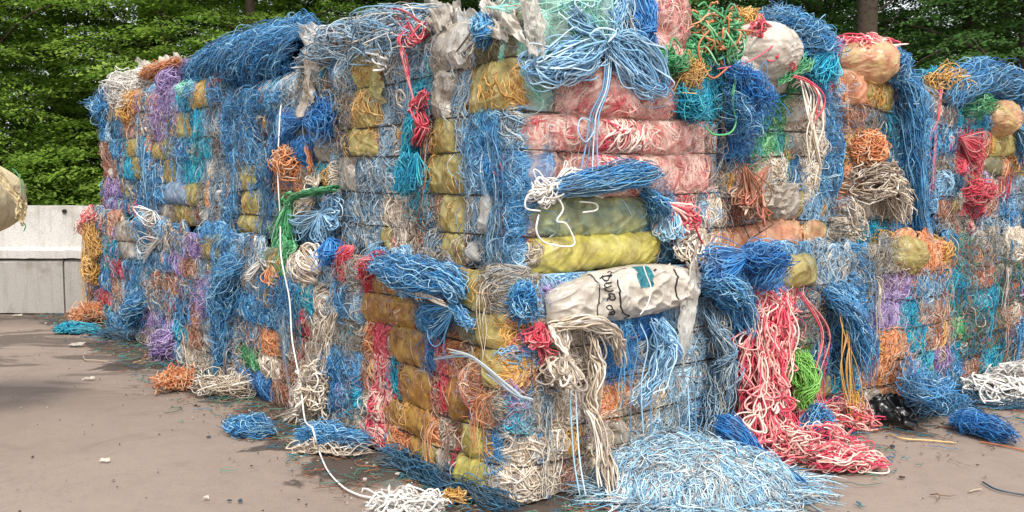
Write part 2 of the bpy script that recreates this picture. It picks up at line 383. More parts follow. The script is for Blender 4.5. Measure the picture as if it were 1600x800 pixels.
def film_n(face, uc, zc, hu, hv, U, V, amp, seed, kind):
    """height of a wrinkled film cushion"""
    lat = np.clip(1 - np.abs(U / hu) ** 4, 0, 1) ** .5
    f = V / (2 * hv) + .5
    b = (.35 + .65 * row_bulge(f)) * (.022 + .85 * amp * lat)
    edge = np.abs(V / hv)
    fan = U / (.55 + .45 * (1 - edge ** 2))
    w = vn2(fan * 34 + .6 * vn2(U * 9, V * 9, seed), V * 6, seed + 1)
    wx, wy = U + .03 * vn2(U * 8, V * 8, seed + 6), V + .03 * vn2(U * 8, V * 8, seed + 7)
    c1 = (1 - np.abs(vn2(wx * 12 + wy * 7, wy * 12 - wx * 5, seed + 2))) ** 5
    tilt_ = ((seed % 7) - 3) * .25
    lf = 1 - np.abs(vn2((wx + tilt_ * V) * 22, V * 3.5 + U, seed + 3))            # long folds running from strap to strap
    lf2 = vn2((U + tilt_ * V) * 55 + vn2(U * 9, V * 9, seed), V * 7, seed + 4)
    c3 = (1 - np.abs(vn2(wx * 6 - wy * 9, wy * 8, seed + 5))) ** 6
    if hu > hv * 1.6:
        lf = .5 * lf + .6 * (1 - np.abs(vn2(V * 13 + .4 * vn2(U * 5, V, seed), U * 2.2, seed + 13)))
    return b + .010 * w * (.15 + edge ** 1.5) + .005 * c1 + .011 * lf ** 2 + .0022 * lf2 + .009 * c3 - .05 * (1 - lat) - .022
def fill_film(face, u0, u1, z0, z1, code, extra=0.0, name='film_sheet', parent=None, res=None):
    uc, zc = (u0 + u1) / 2, (z0 + z1) / 2; hu, hv = (u1 - u0) / 2 + min(.06 * (u1 - u0), .018), (z1 - z0) / 2 * 1.07
    dist = float(np.linalg.norm(face.C + face.D * uc))
    step = res or dist * .0012
    nu = int(np.clip(2 * hu / step, 12, 150)); nv = int(np.clip(2 * hv / step, 12, 90))
    U, V = np.meshgrid(np.linspace(-hu, hu, nu), np.linspace(-hv, hv, nv))
    seed = rng.integers(1, 999)
    Uj = U + (.03 * vn2(V * 18, U * 3, seed + 9) - .01) * (np.abs(U) / hu)
    Vj = V + .012 * vn2(U * 20, V * 3, seed + 8) * (np.abs(V) / hv) ** 3
    n = face.base(uc + Uj, zc + Vj) + film_n(face, uc, zc, hu, hv, U, V, .045 + extra, seed, code)
    v = face.P(uc + Uj, zc + Vj, n).reshape(-1, 3)
    o = v - np.array(parent.location)
    me = make_mesh(name, o, grid_quads(nu, nv), None, film_mat(code))
    ob = link(name, me, parent); ob['label'] = FW[code]
    hf = lambda U, V: face.base(uc + U, zc + V) + film_n(face, uc, zc, hu, hv, U, V, .045 + extra, seed, code)
    return ob, (uc, zc, hu, hv, hf)

def strap(face_pts, name, parent, r=.005):
    tb = TB(); P = np.array(face_pts); tb.add(P, np.full(1, r), 5, .5, taper=False)
    o = tb.build(name, M_STRAP, parent); return o
M_CORE = plain('packed_twine_core', '38495a', .9, .1, '24201d', bump=.8, scale=22)  # kept dark so its colour adds shadow in the gaps between strands

def bale(label, C, lenL, lenR, zs, rowsL=None, rowsR=None, pxL0=None, pxR0=None, seed=1, extraL=None, extraR=None, rc=(.05, .05)):
    """C: nearest corner (plan). rows*: one string per strap row, top row first, cells given as code:right-hand photo column"""
    C = np.array(C, float)
    cen = C + DL * lenL / 2 + DR * lenR / 2
    root = empty('twine_bale', (cen[0], cen[1], zs[0]), label, 'bale', 'bales stacked two high in the yard')
    zs = list(zs)
    FL = Face(C, DL, -DR, lenL, zs, seed, rc[0], .05); FR = Face(C, DR, -DL, lenR, zs, seed + 50, rc[1], .05)
    # packed core
    nu, nz = 40, 24; per = []
    inset = .035; cs = [(inset, inset), (lenL - inset, inset), (lenL - inset, lenR - inset), (inset, lenR - inset)]
    ring = []
    for i in range(4):
        a, b = np.array(cs[i]), np.array(cs[(i + 1) % 4])
        for t in np.linspace(0, 1, nu, endpoint=False): ring.append(a + (b - a) * t)
    ring = np.array(ring); c0 = np.array([lenL / 2, lenR / 2]); z = np.linspace(zs[0] + .0, zs[-1] - .06, nz)
    rr = []
    for k, zz in enumerate(z):
        w = .95 + .03 * vn2(ring[:, 0] * 5, ring[:, 1] * 5 + zz * 6, seed)
        f = [(zz - zs[i]) / (zs[i + 1] - zs[i]) for i in range(len(zs) - 1) if zs[i] <= zz <= zs[i + 1]][:1]
        q = c0 + (ring - c0) * (w[:, None] + .0)
        rr.append(np.concatenate([C + q[:, :1] * DL + q[:, 1:] * DR, np.full((len(q), 1), zz)], 1))
    V = np.array(rr); n = len(ring)
    idx = np.arange(nz * n).reshape(nz, n)
    q = np.stack([idx[:-1], np.roll(idx, -1, 1)[:-1], np.roll(idx, -1, 1)[1:], idx[1:]], -1).reshape(-1, 4)
    vv = V.reshape(-1, 3)
    tc, bc = vv[-n:].mean(0), vv[:n].mean(0); vv = np.vstack([vv, tc, bc])
    T = len(vv) - 2
    top = idx[-1]; capt = np.stack([top, np.roll(top, -1), np.full(n, T), np.full(n, T)], -1)
    me = bpy.data.meshes.new('packed_core')
    faces = [tuple(int(x) for x in a) for a in q] + [(int(top[i]), int(top[(i + 1) % n]), T) for i in range(n)] + [(int(idx[0][(i + 1) % n]), int(idx[0][i]), T + 1) for i in range(n)]
    me.from_pydata([tuple(x) for x in (vv - np.array(root.location))], [], faces); me.materials.append(M_CORE)
    link('packed_core', me, root)
    jit = np.random.default_rng(seed)
    for face, rows, x0, ext in ((FL, rowsL, pxL0, extraL), (FR, rowsR, pxR0, extraR)):
        if not rows: continue
        cells = []
        for i, row in enumerate(rows):
            z1_, z0_ = zs[-1 - i], zs[-2 - i]
            px = x0 if not isinstance(x0, (list, tuple)) else x0[i]
            start = face.u_at(px, (z0_ + z1_) / 2)
            if face is FR: start = max(-.02, start) if px < 1e9 else 0
            for cell in row.split():
                code, xe = cell.split(':'); ex = 0.0
                if '+' in code: code, e_ = code.split('+'); ex = int(e_) / 100
                end = face.u_at(float(xe), (z0_ + z1_) / 2)
                a, b = sorted((start, end)); start = end
                a = max(a, -.03); b = min(b, face.len + .03)
                if b - a < .015: continue
                zz0, zz1 = z0_, z1_
                dz = .012 * jit.normal()
                # very wide cells of twine are made of a few neighbouring folds
                if code == 'b' and b - a > .1 and jit.random() < .75:      # a blue stretch is never all one blue
                    cut = a
                    while cut < b - .02:
                        kk = math.floor(cut / .16 + .01) + 1; e2 = min(b, .16 * kk + .05 * float(vn2(kk * .9, z0_ * 1.6, seed + 21)))
                        if e2 < cut + .03: e2 = min(b, cut + .12)
                        if b - e2 < .05: e2 = b
                        c2 = 'bbcbsbdcbsbtbmk'[int(abs(vn2(kk * 1.7, z0_ * .55 + seed, 31)) * 40) % 15]
                        cells.append((cut, e2, zz0, zz1, c2))
                        o = fill_twine(face, cut - .015, e2 + .015, zz0 - .035 * (i < len(rows) - 1), zz1 + .035 * (i > 0), c2, ex + abs(jit.normal()) * .012).build('twine', twine_mat(c2), root); o['label'] = WORDS[c2]
                        cut = e2
                    continue
                cells.append((a, b, zz0, zz1, code))
                if code in STY:
                    tb = None; nn = max(1, round((b - a) / .34))
                    for j in range(nn):
                        tb = fill_twine(face, a + (b - a) * j / nn - .012, a + (b - a) * (j + 1) / nn + .012, zz0 - .03 * (i < len(rows) - 1), zz1 + .03 * (i > 0), code, ex + abs(jit.normal()) * .012, tb=tb)
                    o = tb.build('twine', twine_mat(code), root); o['label'] = WORDS[code]
                else:
                    under = {'P': 'q', 'Y': 'y', 'N': 'e', 'L': 'w', 'V': 'k', 'A': 'k', 'I': 'n', 'W': 'w', 'K': 'c', 'U': 'b', 'O': 'o'}.get(code)
                    if under:
                        tb = fill_twine(face, a, b, zz0, zz1, under, ex + .004)
                        o = tb.build('twine', twine_mat(under), root); o['label'] = WORDS[under] + ' under film'
                    fill_film(face, max(a, .03), b, zz0, zz1, code, ex + abs(jit.normal()) * .012 + (.002 if under else 0), parent=root)
        # folds that have slipped over the wires, hanging locks and stray strands
        tw = [c for c in cells if c[4] in STY and c[1] - c[0] > .04]
        lens = max(c[1] for c in cells) - min(c[0] for c in cells)
        for k in range(int(9 * lens)):
            a, b, z0_, z1_, code = tw[jit.integers(len(tw))]
            zc_ = (z0_ if jit.random() < .6 else z1_) + jit.normal() * .015
            if zc_ < zs[0] + .1 or zc_ > zs[-1] - .06: continue
            w_ = min(b - a, .34) * jit.uniform(.5, 1.05); uc_ = jit.uniform(a, b); h_ = jit.uniform(.07, .2)
            o = fill_twine(face, uc_ - w_ / 2, uc_ + w_ / 2, zc_ - h_, zc_ + h_ * .8, code, jit.uniform(-.02, .01), lens=jit.uniform(-.3, .3) + .001).build('twine', twine_mat(code), root); o['label'] = WORDS[code]
        for k in range(int(15 * lens)):          # small bunches of other colours caught in the wires
            uc_ = jit.uniform(cells[0][0], cells[0][0] + lens) if face is FR else jit.uniform(min(c[0] for c in cells), max(c[1] for c in cells))
            i_ = jit.integers(0, len(zs) - 1); h_ = (zs[i_ + 1] - zs[i_]) * jit.uniform(.25, .5); zc_ = (zs[i_] + zs[i_ + 1]) / 2 + jit.normal() * .03
            if any(c[0] < uc_ < c[1] and c[2] < zc_ < c[3] and c[4] in FILMC for c in cells) and jit.random() < .8: continue
            w_ = jit.uniform(.025, .075); h_ *= jit.uniform(.8, 1.6); code = 'wwWecmoyycpYrtAWlRow'[jit.integers(20)]
            if code in FILMC:
                if jit.random() < .4: fill_film(face, uc_ - w_, uc_ + w_, zc_ - h_ * .7, zc_ + h_ * .7, code, .01, parent=root)
                continue
            o = fill_twine(face, uc_ - w_, uc_ + w_, zc_ - h_, zc_ + h_, code, jit.uniform(0, .02), lens=jit.uniform(-.4, .4) + .001).build('twine', twine_mat(code), root); o['label'] = WORDS[code]
        for k in range(int(3 * lens)):
            a, b, z0_, z1_, code = tw[jit.integers(len(tw))]
            if code in 'xk': code = 'w'
            dist = np.linalg.norm(C); n_ = jit.integers(2, 14); Kh = 14; Lh = jit.uniform(.12, .5, (n_, 1)) * jit.uniform(.6, 1.6)
            t_ = np.linspace(0, 1, Kh)[None]
            u_ = jit.uniform(a, b) + jit.normal(0, .012, (n_, 1)) * (1 + 2 * t_) + smooth_noise(n_, Kh, .012) + jit.normal() * .05 * t_
            z_ = z1_ - .03 - Lh * t_ + .03 * np.sin(t_ * 3.1) + jit.normal(0, .01, (n_, 1))
            z_ = np.maximum(z_, zs[0] + .02 + .02 * jit.random((n_, 1)))
            nn_ = face.base(u_, z_) + .045 + .03 * np.sin(np.clip(t_ * 6, 0, np.pi / 2)) + smooth_noise(n_, Kh, .006)
            nn_[:, 0] -= .05
            tb = TB(); tb.add(face.P(u_, z_, nn_), max(.0022, float(np.linalg.norm(C + DL * 1)) * .00034) * jit.uniform(.7, 1.2, n_), 3)
            o = tb.build('hanging_twine', twine_mat(code), root); o['label'] = 'loose hanging ' + WORDS[code]
        tb = TB(); ns = int(38 * lens); Ks = 12
        x_, y_ = walk(ns, Ks, jit.uniform(.08, .5, ns), jit.uniform(-.6, .6), 1.3, 2.6)
        x_ = x_ + jit.uniform(cells[0][0], cells[0][0] + lens, (ns, 1)) ; y_ = np.clip(y_ + jit.uniform(zs[0] + .05, zs[-1] - .05, (ns, 1)), zs[0] + .01, zs[-1] - .02)
        x_ = np.clip(x_, -.02, face.len + .02)
        tb.add(face.P(x_, y_, face.base(x_, y_) + .05 + jit.uniform(-.01, .02, (ns, 1)) + smooth_noise(ns, Ks, .012)), max(.0022, float(np.linalg.norm(C)) * .0004) * jit.uniform(.7, 1.3, ns), 3)
        o = tb.build('stray_strands', twine_mat('m'), root); o['label'] = 'loose stray strands of mixed colours'; o['kind'] = 'stuff'
        # twine squeezed into the joints with the neighbouring bales
        for e_, ok in ((0., rc[0] < .06 or face is FR and seed > 19), (face.len, True)):
            if not ok: continue
            for i_ in range(len(zs) - 1):
                code = 'cskwbmse'[jit.integers(8)]
                o = fill_twine(face, e_ - .07, e_ + .07, zs[i_] - .02, zs[i_ + 1] + .02, code, -.01, math.pi / 2).build('twine', twine_mat(code), root); o['label'] = WORDS[code]
        if zs[0] < .5 and not (seed == 12 and face is FR):
            q_ = min(c[0] for c in cells); e_ = max(c[1] for c in cells)
            while q_ < e_:
                w_ = jit.uniform(.12, .3); top_ = [c for c in cells if c[3] > zs[-1] - .05 and c[0] <= q_ + w_ / 2 <= c[1]]
                code = top_[0][4] if top_ and top_[0][4] in STY else 'sbwkbc'[jit.integers(6)]
                if jit.random() < .8:
                    o = fill_twine(face, q_, q_ + w_ * 1.1, zs[-1] - .09, zs[-1] + jit.uniform(.05, .12), code, .0, lens=jit.uniform(-.3, .3) + .001).build('twine', twine_mat(code), root); o['label'] = WORDS[code]
                q_ += w_
    # straps: one wire round the bale at every groove
    for i in range(1, len(zs) - 1):
        z = zs[i]; pts = []
        N1 = 60
        ju = jit.random(4) * 9
        for t in np.linspace(lenL - .03, .07, N1):
            pts.append((FL.P(np.array(t), np.array(z + .006 * vn2(t * 2.3, 0, seed + i)), FL.base(np.array(t), np.array(z)) + .034)))
        for t in np.linspace(.07, lenR - .03, N1):
            pts.append((FR.P(np.array(t), np.array(z + .006 * vn2(t * 2.3, 5, seed + i)), FR.base(np.array(t), np.array(z)) + .034)))
        back = C + DL * (lenL - .03) + DR * (lenR - .03)
        pts.append(np.array([*(C + DR * (lenR + .0) + DL * .15), z]))
        pts.append(np.array([*back, z])); pts.append(np.array([*(C + DL * (lenL + .0) + DR * .15), z])); pts.append(pts[0])
        strap(pts, 'strap', root)
    return root, FL, FR
#@@BALES
# ---------------------------------------------------------------- the setting: ground
ZU = [1.15, 1.34, 1.55, 1.78, 1.97, 2.23, 2.52]
ZL = [0.0, .19, .36, .57, .77, .95, 1.15]
FLU = Face(CU, DL, -DR, 9, ZU, 1); FRU = Face(CU, DR, -DL, 7, ZU, 2)
FLL = Face(CL, DL, -DR, 9, ZL, 3); FRL = Face(CL, DR, -DL, 7, ZL, 4)

def build_ground():
    m, nt, p, o = new_mat('worn_yard_surface')
    N = nt.nodes.new; Lk = nt.links.new
    tc = N('ShaderNodeTexCoord')
    def noise(scale, det=5, rough=.55, dist=0, vec=None):
        n = N('ShaderNodeTexNoise'); n.inputs['Scale'].default_value = scale; n.inputs['Detail'].default_value = det; n.inputs['Roughness'].default_value = rough; n.inputs['Distortion'].default_value = dist
        Lk(vec or tc.outputs['Object'], n.inputs['Vector']); return n.outputs[0]
    def mr(src, a, b, c=0., d=1.):
        n = N('ShaderNodeMapRange'); n.inputs[1].default_value = a; n.inputs[2].default_value = b; n.inputs[3].default_value = c; n.inputs[4].default_value = d; Lk(src, n.inputs[0]); return n.outputs[0]
    def mix(f, a, b, t='MIX'):
        n = N('ShaderNodeMix'); n.data_type = 'RGBA'; n.blend_type = t
        for k, v in ((0, f), (6, a), (7, b)):
            if isinstance(v, tuple) or isinstance(v, float): n.inputs[k].default_value = v
            else: Lk(v, n.inputs[k])
        return n.outputs[2]
    big = noise(.7, 6, .6); fine = noise(160, 3, .7); med = noise(9, 6, .65)
    c = mix(mr(big, .35, .65), srgb('8d7d71'), srgb('9b8b7f'))
    c = mix(mr(med, .3, .75, 0, .5), c, srgb('a99688'))
    c = mix(mr(fine, .3, .7, 0, .4), c, srgb('6f625a'))
    crk = N('ShaderNodeTexVoronoi'); crk.feature = 'DISTANCE_TO_EDGE'; crk.inputs['Scale'].default_value = .42; dv = N('ShaderNodeVectorMath'); dv.operation = 'ADD'; nzv = N('ShaderNodeTexNoise'); nzv.inputs['Scale'].default_value = 2.2; nzv.inputs['Detail'].default_value = 6; Lk(tc.outputs['Object'], nzv.inputs['Vector']); Lk(tc.outputs['Object'], dv.inputs[0]); Lk(nzv.outputs['Color'], dv.inputs[1]); Lk(dv.outputs[0], crk.inputs['Vector'])
    c = mix(mr(crk.outputs['Distance'], .0, .0035, .28, 0.), c, srgb('4a403a'))
    c = mix(mr(noise(30, 4, .7, .3), .58, .72, 0, .5), c, srgb('75685f'))
    c = mix(mr(noise(2.3, 6, .7, .8), .56, .66, 0, .35), c, srgb('766a61'))
    vo = N('ShaderNodeTexVoronoi'); vo.inputs['Scale'].default_value = 95; Lk(tc.outputs['Object'], vo.inputs['Vector'])
    c = mix(mr(vo.outputs['Distance'], .0, .28, .45, 0.), c, srgb('b0a69c'))
    # damp stains run out from under the stack: a band along the base of each row, broken up by noise
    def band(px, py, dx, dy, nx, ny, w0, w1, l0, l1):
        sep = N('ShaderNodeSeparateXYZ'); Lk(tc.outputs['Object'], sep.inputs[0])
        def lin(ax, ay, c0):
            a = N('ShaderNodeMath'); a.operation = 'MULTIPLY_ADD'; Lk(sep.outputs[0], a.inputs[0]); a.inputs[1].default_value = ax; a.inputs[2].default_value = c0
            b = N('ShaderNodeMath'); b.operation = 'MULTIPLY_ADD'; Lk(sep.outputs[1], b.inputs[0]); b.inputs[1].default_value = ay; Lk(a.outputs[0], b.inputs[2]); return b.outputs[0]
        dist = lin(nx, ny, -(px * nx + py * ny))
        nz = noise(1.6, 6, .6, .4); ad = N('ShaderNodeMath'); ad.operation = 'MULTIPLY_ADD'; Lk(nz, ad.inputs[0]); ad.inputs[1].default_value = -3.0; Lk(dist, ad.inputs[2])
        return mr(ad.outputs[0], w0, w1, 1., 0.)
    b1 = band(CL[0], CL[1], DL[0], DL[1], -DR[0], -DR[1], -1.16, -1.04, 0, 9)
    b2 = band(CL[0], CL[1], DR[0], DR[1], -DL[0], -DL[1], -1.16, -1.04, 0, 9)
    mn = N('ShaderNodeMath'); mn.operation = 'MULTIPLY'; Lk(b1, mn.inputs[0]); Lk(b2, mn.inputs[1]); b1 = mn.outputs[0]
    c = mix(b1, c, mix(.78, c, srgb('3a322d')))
    # streaks of dried runoff
    mp = N('ShaderNodeMapping'); mp.inputs['Rotation'].default_value = (0, 0, R(-14)); mp.inputs['Scale'].default_value = (.5, 1.5, 1); Lk(tc.outputs['Object'], mp.inputs[0])
    st = noise(1.1, 7, .68, 1.2, mp.outputs[0])
    far = N('ShaderNodeSeparateXYZ'); Lk(tc.outputs['Object'], far.inputs[0])
    fy = mr(far.outputs[1], 6.2, 8.2); fx = mr(far.outputs[0], -1.0, -2.2); mu = N('ShaderNodeMath'); mu.operation = 'MULTIPLY'; Lk(fy, mu.inputs[0]); Lk(fx, mu.inputs[1])
    mu2 = N('ShaderNodeMath'); mu2.operation = 'MULTIPLY'; Lk(mu.outputs[0], mu2.inputs[0]); Lk(mr(st, .47, .53), mu2.inputs[1])
    c = mix(mu2.outputs[0], c, mix(.6, c, srgb('3a322d')))
    wl = mr(far.outputs[1], 10.2, 10.9)
    c = mix(wl, c, mix(.55, c, srgb('4a413b')))
    Lk(c, p.inputs['Base Color']); 
    Lk(mr(b1, 0., 1., .85, .55), p.inputs['Roughness'])
    p.inputs['Specular IOR Level'].default_value = .3
    bp = N('ShaderNodeBump'); bp.inputs['Strength'].default_value = .5; bp.inputs['Distance'].default_value = .006; Lk(noise(70, 6, .7), bp.inputs['Height']); Lk(bp.outputs[0], p.inputs['Normal'])
    x = np.concatenate([np.linspace(-400, -14, 8), np.linspace(-12, 12, 90), np.linspace(14, 400, 8)])
    y = np.concatenate([np.linspace(-60, -1, 5), np.linspace(0, 13, 60), np.linspace(16, 600, 14)])
    X, Y = np.meshgrid(x, y); near = np.exp(-((X / 14) ** 2 + ((Y - 6) / 14) ** 2))
    Z = (.012 * vn2(X * .5, Y * .5, 1) - .006) * near
    me = make_mesh('ground', np.stack([X, Y, Z - .004], -1).reshape(-1, 3), grid_quads(len(x), len(y)), None, m)
    tag(link('ground', me), kind='structure')
    # forest floor behind the wall
    mf = plain('forest_floor', '2f3a1c', .95, .1, '1c2010', bump=.6, scale=3)
    x = np.linspace(-60, 60, 80); y = np.linspace(12.6, 70, 50); X, Y = np.meshgrid(x, y)
    Z = .05 + .12 * (vn2(X * .6, Y * .6, 4) + 1) + np.clip((Y - 14) * .03, 0, 3) ; Z[0] = -.05
    me = make_mesh('forest_floor', np.stack([X, Y, Z], -1).reshape(-1, 3), grid_quads(80, 50), None, mf)
    tag(link('forest_floor', me), kind='structure')
build_ground()

# ---------------------------------------------------------------- trees
def leaf_mat(name, cols, trans=.35):
    m, nt, p, o = new_mat(name)
    a = nt.nodes.new('ShaderNodeAttribute'); a.attribute_name = 'rnd'
    r = ramp(nt, cols, 'LINEAR'); nt.links.new(a.outputs['Fac'], r.inputs[0])
    nt.links.new(r.outputs[0], p.inputs['Base Color']); p.inputs['Roughness'].default_value = .55; p.inputs['Specular IOR Level'].default_value = .3
    tr = nt.nodes.new('ShaderNodeBsdfTranslucent'); nt.links.new(r.outputs[0], tr.inputs[0])
    ms = nt.nodes.new('ShaderNodeMixShader'); ms.inputs[0].default_value = trans
    nt.links.new(p.outputs[0], ms.inputs[1]); nt.links.new(tr.outputs[0], ms.inputs[2]); nt.links.new(ms.outputs[0], o.inputs[0])
    return m
M_LEAF = leaf_mat('beech_leaves', ['5c7c30', '74963a', '8cac48', 'a2ba5a'], .5)
M_LEAF_D = leaf_mat('dark_leaves', ['426234', '52763e', '648a4a', '78985a'], .42)
M_BARK = plain('bark', '51463c', .9, .15, '332b25', bump=.8, scale=14)

def crown_mesh(seed, height, zlow, rad, nspray, per, leaf, mat, droop=.25):
    g = np.random.default_rng(seed)
    # sprays: flat drooping fans of leaves carried by side branches
    z = zlow + (height - zlow) * g.random(nspray) ** 1.5
    az = g.random(nspray) * 2 * np.pi
    prof = rad * (1 - .35 * ((z - zlow) / (height - zlow)) ** 2) * (.85 + .3 * np.sin(z * 2.1 + az * 2))
    ro = prof * (.35 + .65 * g.random(nspray) ** .6)
    sl = g.uniform(.9, 1.9, nspray)                     # spray length
    tone = g.random(nspray)
    t = g.random((nspray, per)) ; w = g.normal(0, .5, (nspray, per)) * (.18 + .32 * np.sin(np.pi * np.clip(t, .05, 1))) * sl[:, None]
    along = (t - .6) * sl[:, None]
    rr = ro[:, None] + along
    yaw = az + g.normal(0, .3, nspray)
    X = np.cos(az)[:, None] * ro[:, None] + np.cos(yaw)[:, None] * along - np.sin(yaw)[:, None] * w
    Y = np.sin(az)[:, None] * ro[:, None] + np.sin(yaw)[:, None] * along + np.cos(yaw)[:, None] * w
    Z = z[:, None] - droop * (along + .5) ** 2 * .8 - .22 * np.abs(w) + g.normal(0, .03, (nspray, per))
    c = np.stack([X, Y, Z], -1).reshape(-1, 3); n = len(c)
    yaw_l = np.repeat(yaw, per) + g.normal(0, .9, n); tilt = g.normal(-.3, .25, n); roll = g.normal(0, .3, n)
    a = np.stack([np.cos(yaw_l) * np.cos(tilt), np.sin(yaw_l) * np.cos(tilt), np.sin(tilt)], -1)
    b0 = np.stack([-np.sin(yaw_l), np.cos(yaw_l), np.zeros(n)], -1); nn = np.cross(a, b0)
    b = b0 * np.cos(roll)[:, None] + nn * np.sin(roll)[:, None]
    s = leaf * g.uniform(.7, 1.3, (n, 1))
    v = np.stack([c - a * s * .5, c + b * s * .30 - a * s * .05, c + a * s * .6, c - b * s * .30 - a * s * .05], 1).reshape(-1, 3)
    q = np.arange(4 * n).reshape(-1, 4)
    col = np.clip(np.repeat(tone, per) * .75 + g.random(n) * .25, 0, 1)
    return make_mesh('crown', v, q, np.repeat(col, 4), mat, smooth=False), list(zip(z, az, ro))
def trunk_mesh(seed, height, r0, branches):
    g = np.random.default_rng(seed); tb = TB()
    K = 14; t = np.linspace(0, 1, K)
    bx = .25 * np.sin(t * 3 + g.random() * 6) * t; by = .25 * np.sin(t * 2.6 + g.random() * 6) * t
    P = np.stack([bx, by, t * height - .1], -1)
    rr = r0 * (1 - .75 * t) * (1 + .35 * np.exp(-t * 25)); tb.add(P, rr[None], 9, .5, taper=False)
    for (z, az, ro) in branches[::16]:
        if z > height * .92: continue
        z0 = max(.6, z - ro * .35); k = z0 / height; s = np.linspace(0, 1, 7)
        b = np.array([np.interp(k, t, bx), np.interp(k, t, by), z0])
        e = np.array([math.cos(az) * ro, math.sin(az) * ro, z])
        Q = b[None] + (e - b)[None] * s[:, None] + np.stack([0 * s, 0 * s, .18 * ro * np.sin(s * np.pi) * .5], -1) + g.normal(0, .03, (7, 3)) * s[:, None]
        tb.add(Q, (r0 * .22 * (1 - .8 * s))[None], 5, .5, taper=False)
    v = np.concatenate(tb.v)
    return make_mesh('trunk', v, np.concatenate(tb.q), None, M_BARK)
PROTO = []
for k, (h, zl, rad, ns, per, leaf, mat, r0) in enumerate([
        (10.5, .25, 3.1, 520, 200, .068, M_LEAF, .17), (11.5, .2, 3.5, 570, 200, .07, M_LEAF, .2), (10, .5, 2.8, 470, 190, .07, M_LEAF, .15),
        (11, .3, 3.3, 520, 180, .078, M_LEAF_D, .2), (12, .8, 3.6, 540, 180, .08, M_LEAF_D, .24)]):
    cm, br = crown_mesh(40 + k, h, zl, rad, ns, per, leaf, mat)
    PROTO.append((cm, trunk_mesh(60 + k, h, r0, br)))
def tree(k, x, y, rot, s, label, zz=0.0):
    t = empty('tree', (x, y, zz), label, 'tree', 'trees at the edge of the wood')
    t.rotation_euler.z = rot; t.scale = (s, s, s)
    a = link('crown', PROTO[k][0], t); b = link('trunk', PROTO[k][1], t); return t
TREES = [  # kind, x, y, rotation, scale, label
 (0, -9.2, 15.6, .3, 1.0, 'bright green leafy tree directly behind the pale wall end beside the beige sack'),
 (1, -6.4, 17.0, 1.9, 1.0, 'bright green tree with layered sprays above the gap between sack and stack'),
 (2, -4.4, 15.4, 4.1, .95, 'leafy tree rising just behind the far end of the twine stack'),
 (0, -11.8, 18.2, 2.2, 1.1, 'tall green tree at the far edge of the wood over the beige sack'),
 (3, -1.9, 18.3, .8, 1.0, 'dark green tree behind the blue tangle on the stack top'),
 (1, -3.5, 21.0, 3.3, 1.1, 'green tree set back behind the purple and orange twine'),
 (4, 1.0, 19.5, 2.5, 1.0, 'dark tree behind the stack corner with the mint bag'),
 (3, 3.4, 16.8, 5.2, .95, 'dark green tree behind the green and orange tangle'),
 (4, 6.0, 18.8, 1.2, 1.0, 'dark tree behind the apricot bag beside the bare grey trunk'),
 (3, 8.6, 15.6, 3.6, 1.0, 'dark green tree with hanging sprays over the last bale column'),
 (1, 11.6, 17.5, 4.6, 1.0, 'lighter green tree beyond the last bale column'),
 (4, 10.8, 22.0, .4, 1.15, 'dark tall tree set back behind the last bale column'),
 (3, 14.2, 19.0, 5.0, 1.1, 'dark green tree furthest along the wood edge on the apricot bag side'),
 (4, -9.0, 22.5, .9, 1.15, 'dark tall tree set back behind the pale wall'),
 (3, -14.5, 16.5, 2.8, 1.1, 'dark green tree outermost above the sack'),
 (3, -6.2, 25.0, 2.0, 1.25, 'dark tree deep in the wood behind the stack end'),
 (4, -1.0, 25.5, 4.4, 1.2, 'dark tree deep in the wood behind the blue tangle'),
 (3, 4.0, 24.5, 1.1, 1.2, 'dark tree deep in the wood behind the green tangle'),
 (4, 8.0, 26.0, 3.0, 1.25, 'dark tree deep in the wood behind the apricot bag'),
 (3, 14.0, 26.0, .2, 1.3, 'dark tree deep in the wood behind the last bales'),
 (4, -13.0, 26.5, 5.5, 1.3, 'dark tree deep in the wood above the pale wall'),
 (3, -19.0, 24.0, 1.0, 1.3, 'dark tree deep in the wood beyond the wall end'),
 (3, -3.5, 30.0, 2.0, 1.5, 'dark tree furthest back between the sack side and the blue roll'),
 (4, 6.0, 31.0, .7, 1.5, 'dark tree furthest back behind the second column of bales'),
 (3, 11.5, 30.5, 4.0, 1.5, 'dark tree furthest back behind the third column of bales'),
 (4, 17.5, 31.0, 2.2, 1.5, 'dark tree furthest back beyond the last column of bales'),
 (1, -7.9, 19.8, 3.1, 1.1, 'green tree in the second rank behind the pale wall end'),
 (3, -12.4, 21.6, 1.4, 1.15, 'green tree in the second rank over the sack'),
 (4, 19.5, 24.0, 4.0, 1.3, 'dark tree deep in the wood beyond the last bales'),
]
for i, (k, x, y, r, s, lab) in enumerate(TREES): tree(k, x, y, r, s, lab, .1 + max(0, (y - 14) * .03))
